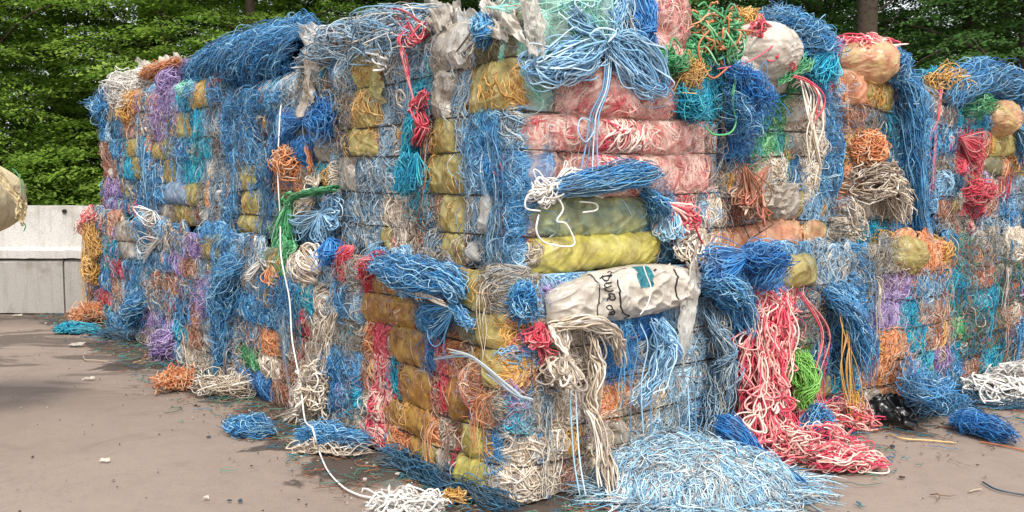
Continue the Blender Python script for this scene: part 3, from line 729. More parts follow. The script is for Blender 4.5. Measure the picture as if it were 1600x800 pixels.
def bare_tree():
    x, y = at_depth(1338, 100, 14.2)[:2]
    t = empty('tree', (x, y, .1), 'bare grey trunk with thin twigs standing behind the apricot bag', 'tree', 'trees at the edge of the wood')
    g = np.random.default_rng(5); tb = TB(); K = 16; s = np.linspace(0, 1, K)
    P = np.stack([x + .15 * np.sin(s * 3), y + 0 * s, s * 9], -1); tb.add(P, (.2 * (1 - .5 * s))[None], 10, .5, taper=False)
    for k in range(26):
        z0 = g.uniform(2.2, 7); az = g.uniform(-1.2, 1.4); L = g.uniform(.8, 2.2); q = np.linspace(0, 1, 8)
        b = np.array([x, y, z0]); d = np.array([math.cos(az), .4 * g.normal(), .75])
        Q = b + d * (L * q[:, None]) + g.normal(0, .03, (8, 3)) * q[:, None]
        tb.add(Q, (.022 * (1 - .8 * q))[None], 4, .5, taper=False)
    tb.build('trunk', M_BARK, t)
    cm, _ = crown_mesh(77, 10, 5.6, 2.0, 120, 50, .09, M_LEAF_D)
    c = link('crown', cm, t)
bare_tree()
# low brush under the wood edge
def brush():
    g = np.random.default_rng(9); n = 42000
    x = g.uniform(-20, 20, n); y = 13.4 + g.random(n) ** 1.4 * 9; h = g.random(n) * (1.0 + .9 * vn2(x * .7, y * .5, 3)) * .75
    c = np.stack([x, y, .1 + np.clip(h, 0, None)], -1)
    yaw = g.random(n) * 6.28; tilt = g.normal(0, .4, n)
    a = np.stack([np.cos(yaw) * np.cos(tilt), np.sin(yaw) * np.cos(tilt), np.sin(tilt)], -1); b = np.stack([-np.sin(yaw), np.cos(yaw), g.normal(0, .4, n)], -1)
    s = .1 * g.uniform(.6, 1.3, (n, 1))
    v = np.stack([c - a * s * .5, c + b * s * .3, c + a * s * .6, c - b * s * .3], 1).reshape(-1, 3)
    me = make_mesh('undergrowth', v, np.arange(4 * n).reshape(-1, 4), np.repeat(np.clip(.5 + .5 * vn2(x * 1.5, h * 2, 5) + g.normal(0, .15, n), 0, 1), 4), M_LEAF, smooth=False)
    tag(link('undergrowth', me), 'dense green undergrowth along the foot of the wood', 'undergrowth', kind='stuff')
brush()

# ---------------------------------------------------------------- concrete block wall
def concrete(name, a, b, big=2.2):
    m, nt, p, o = new_mat(name); tc = nt.nodes.new('ShaderNodeTexCoord')
    n1 = nt.nodes.new('ShaderNodeTexNoise'); n1.inputs['Scale'].default_value = big; n1.inputs['Detail'].default_value = 7; n1.inputs['Roughness'].default_value = .65; nt.links.new(tc.outputs['Object'], n1.inputs['Vector'])
    r = ramp(nt, [b, a, a], 'LINEAR'); mr = nt.nodes.new('ShaderNodeMapRange'); mr.inputs[1].default_value = .35; mr.inputs[2].default_value = .62; nt.links.new(n1.outputs[0], mr.inputs[0]); nt.links.new(mr.outputs[0], r.inputs[0])
    n2 = nt.nodes.new('ShaderNodeTexNoise'); n2.inputs['Scale'].default_value = 60; n2.inputs['Detail'].default_value = 4; nt.links.new(tc.outputs['Object'], n2.inputs['Vector'])
    mx = nt.nodes.new('ShaderNodeMix'); mx.data_type = 'RGBA'; m2 = nt.nodes.new('ShaderNodeMapRange'); m2.inputs[1].default_value = .5; m2.inputs[2].default_value = .75; m2.inputs[4].default_value = .45
    nt.links.new(n2.outputs[0], m2.inputs[0]); nt.links.new(m2.outputs[0], mx.inputs[0]); nt.links.new(r.outputs[0], mx.inputs[6]); mx.inputs[7].default_value = srgb('6b665f')
    mp = nt.nodes.new('ShaderNodeMapping'); mp.inputs['Scale'].default_value = (7, 1, .7); nt.links.new(tc.outputs['Object'], mp.inputs[0])
    n5 = nt.nodes.new('ShaderNodeTexNoise'); n5.inputs['Scale'].default_value = 1.6; n5.inputs['Detail'].default_value = 7; n5.inputs['Roughness'].default_value = .7; nt.links.new(mp.outputs[0], n5.inputs['Vector'])
    m5 = nt.nodes.new('ShaderNodeMapRange'); m5.inputs[1].default_value = .5; m5.inputs[2].default_value = .72; m5.inputs[4].default_value = .5; nt.links.new(n5.outputs[0], m5.inputs[0])
    m0 = mx; mx = nt.nodes.new('ShaderNodeMix'); mx.data_type = 'RGBA'; nt.links.new(m5.outputs[0], mx.inputs[0]); nt.links.new(m0.outputs[2], mx.inputs[6]); mx.inputs[7].default_value = srgb('7c766a')
    nt.links.new(mx.outputs[2], p.inputs['Base Color']); p.inputs['Roughness'].default_value = .85; p.inputs['Specular IOR Level'].default_value = .2
    bp = nt.nodes.new('ShaderNodeBump'); bp.inputs['Strength'].default_value = .4; bp.inputs['Distance'].default_value = .01; nt.links.new(n2.outputs[0], bp.inputs['Height']); nt.links.new(bp.outputs[0], p.inputs['Normal'])
    return m
M_CW = concrete('pale_painted_concrete', 'cac7c2', 'b4afa8'); M_CG = concrete('grey_concrete', 'a5a09a', '8a847d')
WY = 11.35
def block(prof, x0, x1, mat, label, seed, slant=0.0):
    """a concrete block: profile (y,z) closed polygon, swept along x with slightly chipped edges"""
    nx = 40; xs = np.linspace(x0, x1, nx); prof = np.array(prof); m = len(prof)
    # subdivide the profile
    pts = np.concatenate([np.linspace(prof[i], prof[(i + 1) % m], 8, endpoint=False) for i in range(m)])
    V = []
    zt = prof[:, 1].max(); zb = prof[:, 1].min()
    for x in xs:
        q = pts.copy(); corner = np.arange(len(pts)) % 8 == 0
        q[:, 1] += np.where(corner, -.012 * np.abs(vn2(x * 6, q[:, 0] * 3, seed)) * np.sign(q[:, 1] - (zt + zb) / 2), 0)
        q[:, 0] += .004 * vn2(x * 3, q[:, 1] * 3, seed)
        xx = x + (slant * np.clip((zt - q[:, 1]) , 0, .28) - slant * .28 if slant and x > x1 - .3 else 0)
        V.append(np.stack([np.broadcast_to(xx, len(q)), q[:, 0], q[:, 1]], -1))
    V = np.array(V); n = len(pts); idx = np.arange(nx * n).reshape(nx, n)
    q = np.stack([idx[:-1], np.roll(idx, -1, 1)[:-1], np.roll(idx, -1, 1)[1:], idx[1:]], -1).reshape(-1, 4)
    me = bpy.data.meshes.new('concrete_block'); org = np.array([(x0 + x1) / 2, prof[:, 0].mean(), zb])
    me.from_pydata([tuple(v) for v in V.reshape(-1, 3) - org], [], [tuple(int(i) for i in f) for f in q] + [tuple(int(i) for i in idx[0]), tuple(int(i) for i in idx[-1][::-1])]); me.materials.append(mat)
    o = link('concrete_block', me); o.location = org
    tag(o, label, 'concrete block', 'concrete blocks of the yard wall'); return o
low = lambda d: [(WY + d, 0.0), (WY + d, .645), (WY + .04 + d, .675), (WY + .6, .675), (WY + .6, 0.0)]
block(low(.0), -8.6, -5.628, M_CG, 'grey lower concrete block standing under the pale block behind the beige sack', 1)
block(low(.012), -5.612, -3.4, M_CG, 'grey lower concrete block partly hidden behind the far end of the twine stack', 2)
block([(WY - .02, .69), (WY - .03, .79), (WY + .03, .83), (WY + .06, 1.345), (WY + .5, 1.345), (WY + .58, .69)], -8.4, -4.95, M_CW, 'pale whitewashed concrete block on top with sloped end and lifting hole', 3, slant=.9)
tbh = TB(); hx = at_depth(100, 330, WY + .03)
hole = make_mesh('lifting_hole', np.array([[hx[0] + .026 * math.cos(a), WY + .0535, hx[2] + .02 * math.sin(a)] for a in np.linspace(0, 2 * np.pi, 13)[:-1]] + [[hx[0] + .026 * math.cos(a), WY + .2, hx[2] + .02 * math.sin(a)] for a in np.linspace(0, 2 * np.pi, 13)[:-1]]),
   np.array([[i, (i + 1) % 12, 12 + (i + 1) % 12, 12 + i] for i in range(12)]), None, M_BLACK)
pb = [o for o in sc.objects if o.name.startswith('concrete_block')][-1]
hc = bpy.data.meshes.new('lifting_hole'); ring = [(hx[0] + .026 * math.cos(a), hx[2] + .024 * math.sin(a)) for a in np.linspace(0, 2 * np.pi, 17)[:-1]]
hc.from_pydata([(x, WY + .028, z) for x, z in ring] + [(x, WY + .09, z) for x, z in ring], [], [tuple(range(16))] + [(i, (i + 1) % 16, 16 + (i + 1) % 16, 16 + i) for i in range(16)]); hc.materials.append(M_BLACK)
bpy.data.meshes.remove(hole)
ho = link('lifting_hole', hc, pb); ho.matrix_parent_inverse = pb.matrix_world.inverted(); ho.location = (0, 0, 0)
hc.transform(__import__('mathutils').Matrix.Translation(-Vector(pb.location))); ho.matrix_parent_inverse.identity()

# ---------------------------------------------------------------- the bales
def at(L, s=0.0, C=CU): return C + DL * L + DR * s
def zscale(z0, z1, base): b = np.array(base); return list(z0 + (b - b[0]) / (b[-1] - b[0]) * (z1 - z0))
bale('nearest upper bale at the stack corner with pink film bags and olive film column', at(0), 2.05, 1.5, ZU,
 ["s:560 Y:603 s:668 A:700 W:735 V:822", "k:560 Y:600 s:645 t:675 A:705 s:735 Y+1:822", "k:548 Y:595 s:630 t:665 e:678 Y:712 s:745 b:822",
  "A:560 s:620 t:663 k:672 Y:725 b+1:822", "s:600 w:655 k:695 Y:728 s:760 W:782 b:822", "s:605 Y:622 w:655 e:675 s:700 Y:732 e:742 s:795 b:822"],
 ["I+2:890 c:970 B:1012 P:1062 g:1120", "I:862 P+9:1050 t:1120", "P+5:1112 s:1120", "P+3:870 P+4:1114", "e:835 K+4:1012 b:1035 c:1050 r:1085 w:1120", "L+4:1027 d:1068 w:1120"],
 pxL0=522, pxR0=812, seed=11, rc=(.12, .12))
bale('nearest lower bale at the stack corner with amber film bags beside pale blue twine', at(0, 0, CL), 1.40, 1.72, ZL,
 ["R:590 N+1:632 b:700 Y+1:772 k:797", "N+1:616 N+1:662 b:700 e:725 V:760 Y:797", "o:592 R:615 N+1:676 B:690 R:705 o:725 e:745 y:765 Y:797", "e:590 r:618 t:630 N+1:680 e:695 R:710 N:735 p:748 o:775 k:797",
  "w:590 r:605 N:640 N+1:682 o:697 w:712 e:728 L:762 y:775 b:797", "r:608 o:645 N:660 Y+1:695 A:712 R:722 L+1:770 b:797"],
 ["b:850 c:1080 b:1150", "R:850 w:935 b:980 B:1030 c:1055 b:1085 s:1150", "e:860 w:935 B:985 b:1030 c:1065 s:1150", "s:850 w:935 o:965 w:1030 l:1080 s:1150", "w:880 y:910 w:1000 l:1060 c:1150", "w:870 e:900 w:960 l:1150"],
 pxL0=566, pxR0=792, seed=12, rc=(.12, .12))
bale('second upper bale from the stack corner, under the large blue tangle', at(2.10), 2.10, 1.5, zscale(1.17, 2.45, ZU),
 ["b:430 s:470 k:522", "b:400 b:440 c:480 k:522", "b:380 b:440 B:500 A:522", "s:383 Y:400 b:432 o+2:485 t:522", "b:383 Y:410 b:440 g:460 w:490 c:522", "b:380 Y:412 b:445 c:480 w:500 B:522"],
 None, pxL0=352, seed=13)
bale('third upper bale from the stack corner with bluish film bag and olive film strips', at(4.25), 2.1, 1.5, zscale(1.22, 2.62, ZU),
 ["p:275 t:300 Y:330 b:352", "p:262 m:280 Y:300 t:320 s:352", "Y:262 m:272 b:300 t:335 k:352", "b:258 Y:275 c:290 t:320 s:352", "b:268 U+4:298 Y+2:318 k:330 s:352", "m:262 A:275 Y:300 e:318 W:335 b:352"],
 None, pxL0=242, seed=14)
bale('far upper bale at the end of the row, cream and orange twine over its top', at(6.4), 1.95, 1.5, zscale(1.26, 2.68, ZU),
 ["b:165 w:195 o:215 m:242", "b:200 e:215 m:242", "e:180 b:205 Y:222 b:242", "e:185 m:200 t:215 Y:230 b:242", "e:170 p:195 m:215 b:242", "e:170 p:190 b:210 R:218 b:242"],
 None, pxL0=148, seed=15)
bale('second lower bale from the stack corner with cream twine and a blue skein', at(1.42, -.03, CL), 2.02, 1.5, zscale(0, 1.16, ZL),
 ["m:400 s:425 V:440 g:462 w:500 s:545 k:566", "s:420 b:460 b:505 w:525 b:566", "b:450 b:478 R:490 w:530 k:566", "m:415 o:440 m:450 w:465 e:480 w:520 b:566", "g:412 w:440 e:470 w:525 b:560 t:566", "B:430 e:460 w:510 b:545 w:566"],
 None, pxL0=382, seed=16)
bale('third lower bale from the stack corner with violet twine and hanging blue frays', at(3.45, -.06, CL), 1.98, 1.5, zscale(0, 1.19, ZL),
 ["m:300 p:320 Y:345 b:382", "b:270 p:290 e:310 s:330 b:382", "e:290 m:310 p:350 b:382", "m:275 b:300 e:320 A:345 s:382", "p:275 t:300 e:325 W:345 t:360 m:382", "b:290 w:335 t:350 w:382"],
 None, pxL0=258, seed=17)
bale('fourth lower bale from the stack corner with dusty grey film and rust twine', at(5.44, -.04, CL), 1.88, 1.5, zscale(0, 1.22, ZL),
 ["e:190 A:220 b:235 m:258", "t:195 A:215 s:228 b:258", "R:200 b:235 e:258", "e:195 b:225 m:258", "m:205 b:235 p:258", "b:215 w:235 p:258"],
 None, pxL0=176, seed=18)
bale('far lower bale at the wall end with straw and pink twine hanging down', at(7.32, -.02, CL), 1.28, 1.5, zscale(0, 1.25, ZL),
 ["r:150 m:176", "y:152 m:176", "y:150 b:176", "e:152 b:176", "e:155 R:176", "w:150 t:176"],
 None, pxL0=134, seed=19)
bale('upper bale of the second column with peach film and green twine', at(.06, 1.56), 2.0, 1.22, zscale(1.17, 2.50, ZU),
 None, ["A:1150 W+3:1225 g:1245 b:1315", "B:1195 g:1230 w:1280 b:1315", "B:1180 g:1230 A:1250 w:1280 b:1315", "k:1150 e:1180 w:1225 b:1245 w:1275 b:1315", "e:1150 e:1200 A+2:1245 c:1285 s:1315", "O+3:1255 Q+1:1290 s:1315"],
 pxR0=1124, seed=20)
bale('lower bale of the second column with red and cream rope cascading down', at(.0, 1.76, CL), 1.9, 1.20, zscale(0, 1.16, ZL),
 None, ["B+2:1220 Y+3:1270 s:1340", "r+4:1245 m:1290 b:1340", "r+5:1240 k:1290 b:1340", "r+6:1235 G:1270 b:1290 b:1340", "r+7:1240 G:1265 Y:1290 b:1340", "r+8:1270 b:1300 r+3:1340"],
 pxR0=1155, seed=21)
bale('upper bale of the third column with orange tangle below the apricot bag', at(.02, 2.84), 2.0, 1.2, zscale(1.18, 2.40, ZU),
 None, ["O:1345 Y:1395 b:1450", "e:1345 k:1370 b:1450", "y:1370 m:1390 b:1450", "o:1380 w:1400 b:1450", "s:1330 w:1400 b:1450", "w:1335 t:1390 b:1450"],
 pxR0=1312, seed=22)
bale('lower bale of the third column with violet strands above orange twine', at(-.06, 3.0, CL), 1.9, 1.28, zscale(0, 1.18, ZL),
 None, ["s:1350 k:1410 o:1480", "b:1350 k:1370 p:1415 b:1480", "b:1360 p:1400 t:1430 e:1480", "b:1365 o:1410 t:1440 e:1480", "b:1345 o:1425 b:1450 p:1480", "A:1370 o:1425 b:1480"],
 pxR0=1340, seed=23)
bale('upper bale of the last column with yellow film cushions and red twine', at(.32, 4.27), 2.0, 2.7, zscale(1.16, 2.36, ZU),
 None, ["m:1490 t:1530 b:1545 Y+3:1592 b:1760", "b:1490 R:1535 Y+3:1592 b:1760", "k:1490 R:1535 V+2:1560 o:1580 y:1600 c:1760", "b:1500 e:1530 w:1560 R:1580 s:1760", "e:1500 R:1535 e:1560 b:1640 w:1760", "k:1520 s:1560 b:1760"],
 pxR0=1462, seed=24, rc=(.1, .1))
bale('lower bale of the last column in dark mottled twine beside the white rope', at(.10, 4.32, CL), 1.9, 2.7, zscale(0, 1.15, ZL),
 None, ["x:1530 k:1570 w:1600 m:1760", "t:1500 k:1520 e:1545 x:1600 p:1760", "x:1520 t:1560 x:1760", "g:1500 x:1560 e:1590 k:1760", "t:1500 x:1560 b:1760", "b:1500 e:1530 t:1570 x:1760"],
 pxR0=1470, seed=25, rc=(.1, .1))
#@@HEAPS
# ---------------------------------------------------------------- loose twine lying on and around the bales
def spline(P, K):
    P = np.asarray(P, float); n = len(P)
    if n == 2: return P[0] + (P[1] - P[0]) * np.linspace(0, 1, K)[:, None]
    Q = np.vstack([2 * P[0] - P[1], P, 2 * P[-1] - P[-2]]); t = np.linspace(0, n - 1 - 1e-6, K); i = t.astype(int); f = (t - i)[:, None]
    a, b, c, d = Q[i], Q[i + 1], Q[i + 2], Q[i + 3]
    return .5 * ((2 * b) + (-a + c) * f + (2 * a - 5 * b + 4 * c - d) * f ** 2 + (-a + 3 * b - 3 * c + d) * f ** 3)
VIEW = np.array([0, 1., 0])
def skein(tb, pts, N, rad, radii, flat=.6, twist=0., wob=.01, K=22, ends=.12, up=None, hollow=.0, floor=None, sides=3, fan=0.):
    """a hank of N strands along a path; radii: cross-section half-width along it"""
    C = spline(pts, K); T = norm(np.gradient(C, axis=0))
    up = np.array([0, 0, 1.]) if up is None else np.asarray(up, float)
    S = norm(np.cross(T, np.broadcast_to(up, T.shape)) + 1e-6); U = np.cross(S, T)
    s = np.linspace(0, 1, K)
    Rr = np.interp(s, np.linspace(0, 1, len(radii)), radii)
    ph = rng.random((N, 1)) * 2 * np.pi; r0 = (hollow + (1 - hollow) * rng.random((N, 1))) ** .55
    # each strand covers its own stretch of the hank
    a = rng.uniform(0, ends, (N, 1)); b = 1 - rng.uniform(0, ends, (N, 1)); t = a + (b - a) * s[None]
    k = t * (K - 1); i = np.clip(k.astype(int), 0, K - 2); f = (k - i)
    def at_(A): return A[i] * (1 - f[..., None]) + A[i + 1] * f[..., None]
    Rt = Rr[i] * (1 - f) + Rr[i + 1] * f
    ang = ph + twist * 2 * np.pi * t * rng.uniform(.6, 1.3, (N, 1)) + smooth_noise(N, K, .35)
    r = r0 * Rt * (1 + .25 * smooth_noise(N, K, .5))
    P = at_(C) + at_(S) * (r * np.cos(ang))[..., None] + at_(U) * (r * np.sin(ang) * flat)[..., None]
    P = P + np.stack([smooth_noise(N, K, wob, 1.6) for _ in range(3)], -1)
    if floor is not None: P[..., 2] = np.maximum(P[..., 2], floor + rng.uniform(0, .012, (N, 1)))
    tb.add(P, rad * rng.uniform(.7, 1.2, N), sides)
def petals(tb, knot, tip, N, rad, width, depth=.03, K=20, wob=.009, sag=0., floor=None, lmin=.7):
    knot, tip = np.asarray(knot, float), np.asarray(tip, float); A = tip - knot; L = np.linalg.norm(A); A = A / L
    S = norm(np.cross(A, np.array([-.15, -1, .1])) + 1e-6); D = np.cross(A, S)
    t = np.linspace(0, np.pi, K)[None]; l = L * rng.uniform(lmin, 1., (N, 1)); w = width * rng.normal(.0, .6, (N, 1)) + width * rng.choice([-1, 1], (N, 1)) * .3
    off = rng.normal(0, width * .45, (N, 1)); dp = rng.uniform(-1, 1, (N, 1)) * depth
    t = t ** rng.uniform(.75, 1.3, (N, 1)) * np.pi ** (1 - 1); t = np.clip(t / t[:, -1:], 0, 1) * np.pi
    bend = rng.normal(0, .12, (N, 1)) * L
    off = off + bend * np.sin(t)
    P = knot + rng.normal(0, .008, (N, 1, 3)) + A * (l * np.sin(t))[..., None] + S * (w * np.sin(2 * t) * .8 + off * np.sin(t))[..., None] + D * (dp * np.sin(t) ** .7)[..., None]
    P = P + np.stack([smooth_noise(N, K, wob, 1.5) for _ in range(3)], -1) * np.sin(t)[..., None]
    P[..., 2] -= sag * np.sin(t) ** 2
    if floor is not None: P[..., 2] = np.maximum(P[..., 2], floor + rng.uniform(0, .015, (N, 1)))
    tb.add(P, rad * rng.uniform(.8, 1.15, N), 4)
def ball(tb, c, radii, N, rad, K=22, tangle=.12, arc=(1.2, 3.4), inner=.72):
    a = norm(rng.normal(size=(N, 3))); b = norm(np.cross(a, rng.normal(size=(N, 3)))); ax = np.cross(a, b)
    th = rng.uniform(*arc, (N, 1)) * (np.linspace(0, 1, K)[None] - .5)
    h = rng.uniform(-.7, .7, (N, 1, 1)); rr = np.sqrt(1 - h ** 2)
    P = rr * (np.cos(th)[..., None] * a[:, None] + np.sin(th)[..., None] * b[:, None]) + h * ax[:, None]
    P = P * rng.uniform(inner, 1.02, (N, 1, 1)) + np.stack([smooth_noise(N, K, tangle, 1.3) for _ in range(3)], -1)
    tb.add(P * np.asarray(radii) + np.asarray(c), rad * rng.uniform(.8, 1.15, N), 4)
def film_ball(name, c, radii, code, parent=None, seed=1, wr=.05, n=130, axis='x'):
    th, ph = np.meshgrid(np.linspace(0, 2 * np.pi, n), np.linspace(.02, np.pi - .02, n // 2))
    d = np.stack([np.cos(ph), np.sin(ph) * np.cos(th), np.sin(ph) * np.sin(th)], -1)
    if axis == 'z': d = d[..., [1, 2, 0]]
    q = d + .18 * np.stack([vn(d * 3 + 5), vn(d * 3 + 9), vn(d * 3 + 14)], -1)
    cr = lambda m, o: (1 - np.abs(vn(q * np.asarray(m) + seed * 3 + o))) ** 4
    w = vn(d * 1.7 + seed) * 1.3 + cr([1.2, 5, 5], 0) * .6 + cr([1.5, 11, 11], 4) * .45 + cr([3, 22, 22], 8) * .2 + .3
    w = np.where(np.abs(th - 2 * np.pi) < 1e-6, w[:, :1], w)
    P = d * (1 + wr * (w - .6))[..., None] * np.asarray(radii) + np.asarray(c)
    v = P.reshape(-1, 3)
    if parent is not None: v = v - np.array(parent.location)
    return link(name, make_mesh(name, v, grid_quads(n, n // 2), None, film_mat(code)), parent)
def sheet(name, pts, code_or_mat, parent=None, seed=1, amp=.03, nu=56, nv=44, ragged=.012, fr=7):
    """a crumpled plastic sheet over four corner points (p00, p10, p11, p01)"""
    p = [np.asarray(q, float) for q in pts]; U, V = np.meshgrid(np.linspace(0, 1, nu), np.linspace(0, 1, nv))
    a = ragged * 3
    U2 = U + a * (vn2(V * 4, U, seed) * 2 + .5 * vn2(V * 13, U, seed + 11)) * np.abs(U - .5) * 2; V2 = V + a * (vn2(U * 4, V, seed + 1) * 2 + .5 * vn2(U * 13, V, seed + 12)) * np.abs(V - .5) * 2
    P = (1 - U2)[..., None] * (1 - V2)[..., None] * p[0] + U2[..., None] * (1 - V2)[..., None] * p[1] + U2[..., None] * V2[..., None] * p[2] + (1 - U2)[..., None] * V2[..., None] * p[3]
    nn = norm(np.cross(p[1] - p[0], p[3] - p[0])); 
    fr = fr * .5
    h = vn2(U * fr, V * fr * .6, seed + 2) + (1 - np.abs(vn2(U * fr * 1.8 + V * 2, V * fr * 1.5, seed + 3))) ** 4 * .8 + .5 * (1 - np.abs(vn2(U * fr * 4, V * fr * 3 + U * 3, seed + 4))) ** 4
    P = P + nn * (amp * h)[..., None] + np.stack([vn2(U * 5, V * 5, seed + 5), vn2(U * 5, V * 5, seed + 6), vn2(U * 5, V * 5, seed + 7)], -1) * amp * .5
    v = P.reshape(-1, 3)
    if parent is not None: v = v - np.array(parent.location)
    me = make_mesh(name, v, grid_quads(nu, nv), None, film_mat(code_or_mat) if isinstance(code_or_mat, str) else code_or_mat)
    return link(name, me, parent)
def single(name, label, cat, tb, code, group=None):
    v = np.concatenate(tb.v); org = np.array([v[:, 0].mean(), v[:, 1].mean(), v[:, 2].min()])
    o = tb.build(name, twine_mat(code), None, org); o.location = org
    return tag(o, label, cat, group)
def single_sheet(o, label, cat, group=None):
    n = len(o.data.vertices); v = np.empty(n * 3, np.float32); o.data.vertices.foreach_get('co', v); v = v.reshape(-1, 3)
    org = np.array([v[:, 0].mean(), v[:, 1].mean(), v[:, 2].min()]); o.data.vertices.foreach_set('co', (v - org).astype(np.float32).ravel()); o.data.update(); o.location = [float(a) for a in org]
    return tag(o, label, cat, group)
def thing_twine(label, cat, loc, builds, group=None, name='twine_skein'):
    r = empty(name, loc, label, cat, group)
    for nm, tb, code in builds: tb.build(nm, twine_mat(code), r)
    return r
GT = 'loose twine lying on top of the bales'; GH = 'twine hanging down the bale faces'; GG = 'loose twine lying on the ground'

# --- on top of the long row
tb = TB()
P = [FLU.px(x, y, -.22) for x, y in ((300, 118), (345, 105), (400, 98), (450, 92), (496, 84))]
skein(tb, P, 1500, .0029, [.12, .22, .26, .27, .23], flat=.85, twist=.55, wob=.03, K=26, ends=.35, hollow=.55)
skein(tb, P[1:], 500, .0027, [.24, .28, .29, .24], flat=.85, twist=1.2, wob=.04, K=20, ends=.7, hollow=.85)
for (x, y, x2, y2) in ((400, 130, 395, 175), (330, 120, 340, 170), (360, 140, 365, 185), (440, 140, 430, 165), (300, 110, 293, 190)):
    skein(tb, [FLU.px(x, y, .02), FLU.px((x + x2) / 2, (y + y2) / 2, .08), FLU.px(x2, y2, .05)], 26, .002, [.1, .09, .07], twist=.3, wob=.03, ends=.5)
skein(tb, [FLU.px(430, 60, -.25), FLU.px(460, 42, -.25), FLU.px(490, 36, -.25)], 160, .0027, [.1, .1, .06], twist=.7, wob=.04, ends=.5)
single('tangled_twine', 'big shaggy roll of mid blue twine lying along the stack top', 'twine', tb, 'b', GT)
def top_skein(pts, N, rad, radii, code, label, off=-.15, face=FLU, **k):
    tb = TB(); skein(tb, [face.px(x, y, off) for x, y in pts], N, rad, radii, **k); return single('twine_skein', label, 'twine', tb, code, GT)
top_skein([(322, 100), (300, 102), (285, 112), (280, 130)], 120, .0035, [.05, .08, .07, .04], 'p', 'violet twine hank draped over the far stack top beside the blue roll', twist=.4, wob=.03)
top_skein([(285, 98), (260, 106), (240, 112), (225, 118)], 150, .0038, [.05, .08, .09, .05], 'o', 'orange twine hank between the violet and white twine on the stack top', off=-.1, twist=.5, wob=.035)
tb = TB(); ball(tb, FLU.px(272, 130, -.08), (.18, .18, .16), 170, .0036, tangle=.1); single('tangled_twine', 'violet twine coil hanging over the stack edge below the orange hank', 'twine', tb, 'p', GT)
tb = TB(); ball(tb, FLU.px(205, 140, -.1), (.28, .25, .2), 200, .0045, tangle=.2)
skein(tb, [FLU.px(185, 130, -.05), FLU.px(195, 150, .05), FLU.px(190, 175, .08)], 20, .004, [.1, .1, .08], wob=.05)
single('tangled_twine', 'white twine tangle over the far top corner of the stack', 'twine', tb, 'W', GT)
tb = TB(); ball(tb, FLU.px(208, 172, -.02), (.16, .16, .2), 90, .0045, tangle=.2); single('tangled_twine', 'straw orange twine hanging just below the white tangle', 'twine', tb, 'y', GT)
tb = TB(); ball(tb, FLU.px(177, 170, -.05), (.22, .22, .25), 420, .0038, tangle=.2)
skein(tb, [FLU.px(170, 165, -.05), FLU.px(150, 165, .0), FLU.px(132, 158, .02)], 30, .003, [.1, .08, .05], wob=.04, ends=.6)
single('tangled_twine', 'blue frayed twine at the outer corner of the far stack end', 'twine', tb, 'b', GT)
o = sheet('plastic_sheet', [FLU.px(203, 120, -.1), FLU.px(292, 112, -.1), FLU.px(285, 88, -.5), FLU.px(215, 98, -.5)], 'Z', seed=3, amp=.07); single_sheet(o, 'crumpled whitish plastic sheet on the far stack top behind the orange twine', 'plastic sheet')
tb = TB(); ball(tb, FLU.px(300, 140, -.02), (.16, .15, .09), 90, .004, tangle=.12); single('tangled_twine', 'sea green twine bunch under the end of the blue roll', 'twine', tb, 'n', GT)
o = sheet('plastic_sheet', [FLU.px(478, 105, .0), FLU.px(520, 110, .0), FLU.px(505, 48, -.15), FLU.px(468, 36, -.2)], 'W', seed=8, amp=.05); single_sheet(o, 'milky white plastic sheet standing up beside the end of the blue roll', 'plastic sheet')
o = sheet('plastic_sheet', [FLU.px(472, 200, .08), FLU.px(492, 150, .10), FLU.px(500, 90, .03), FLU.px(483, 80, .04)], 'A', seed=28, amp=.04); single_sheet(o, 'torn grey plastic strip hanging below the milky sheet beside the blue roll', 'plastic sheet')
tb = TB(); skein(tb, [FLU.px(500, 55, -.2), FLU.px(525, 60, -.1), FLU.px(545, 82, -.02)], 46, .004, [.06, .1, .12], wob=.03, ends=.4); single('twine_tuft', 'salmon orange twine tuft on the stack top beside the milky sheet', 'twine', tb, 'o', GT)
tb = TB()
for (x, y, rx, rz, n) in ((585, 72, .42, .17, 320), (640, 50, .38, .15, 260), (520, 100, .25, .14, 160)): ball(tb, FLU.px(x, y, -.22), (rx, .3, rz), n, .0042, tangle=.16)
skein(tb, [FLU.px(540, 110, .03), FLU.px(620, 70, .0), FLU.px(680, 60, -.05)], 90, .004, [.12, .16, .1], wob=.05, ends=.5, twist=.4)
single('tangled_twine', 'grey blue and white thick twine heaped on the stack top behind the red strands', 'twine', tb, 's', GT)
tb = TB(); skein(tb, [FLU.px(565, 100, .02), FLU.px(590, 88, .05), FLU.px(608, 100, .05), FLU.px(600, 112, .04)], 26, .0062, [.04, .07, .07, .04], wob=.02, ends=.5, sides=4); single('tangled_twine', 'thick white cord pieces on the top beside the olive film flap', 'twine', tb, 'W', GT)
o = sheet('plastic_sheet', [FLU.px(563, 165, .05), FLU.px(605, 160, .05), FLU.px(600, 95, .02), FLU.px(553, 68, .03)], 'Y', seed=12, amp=.03); single_sheet(o, 'pointed olive yellow film flap at the top row between grey blue twine', 'plastic sheet')
tb = TB()
for pts in (((612, 12), (622, 45), (628, 80), (637, 120), (650, 180), (640, 225)), ((612, 12), (640, 22), (668, 50), (640, 70), (630, 40), (612, 12)), ((630, 45), (648, 65), (672, 52), (660, 35), (640, 60)), ((634, 30), (652, 60), (668, 40), (676, 36)), ((637, 120), (632, 90), (625, 60), (640, 40))):
    for j in range(4): tb.add(spline([FLU.px(x + rng.normal(0, 2.0), y + rng.normal(0, 2), (-.05 if y < 60 else .08) + rng.uniform(0, .03)) for x, y in pts], 34), .0042, 4)
single('red_twine', 'bright red twine loops rising above the stack and trailing down its face', 'twine', tb, 'R', GT)
tb = TB()
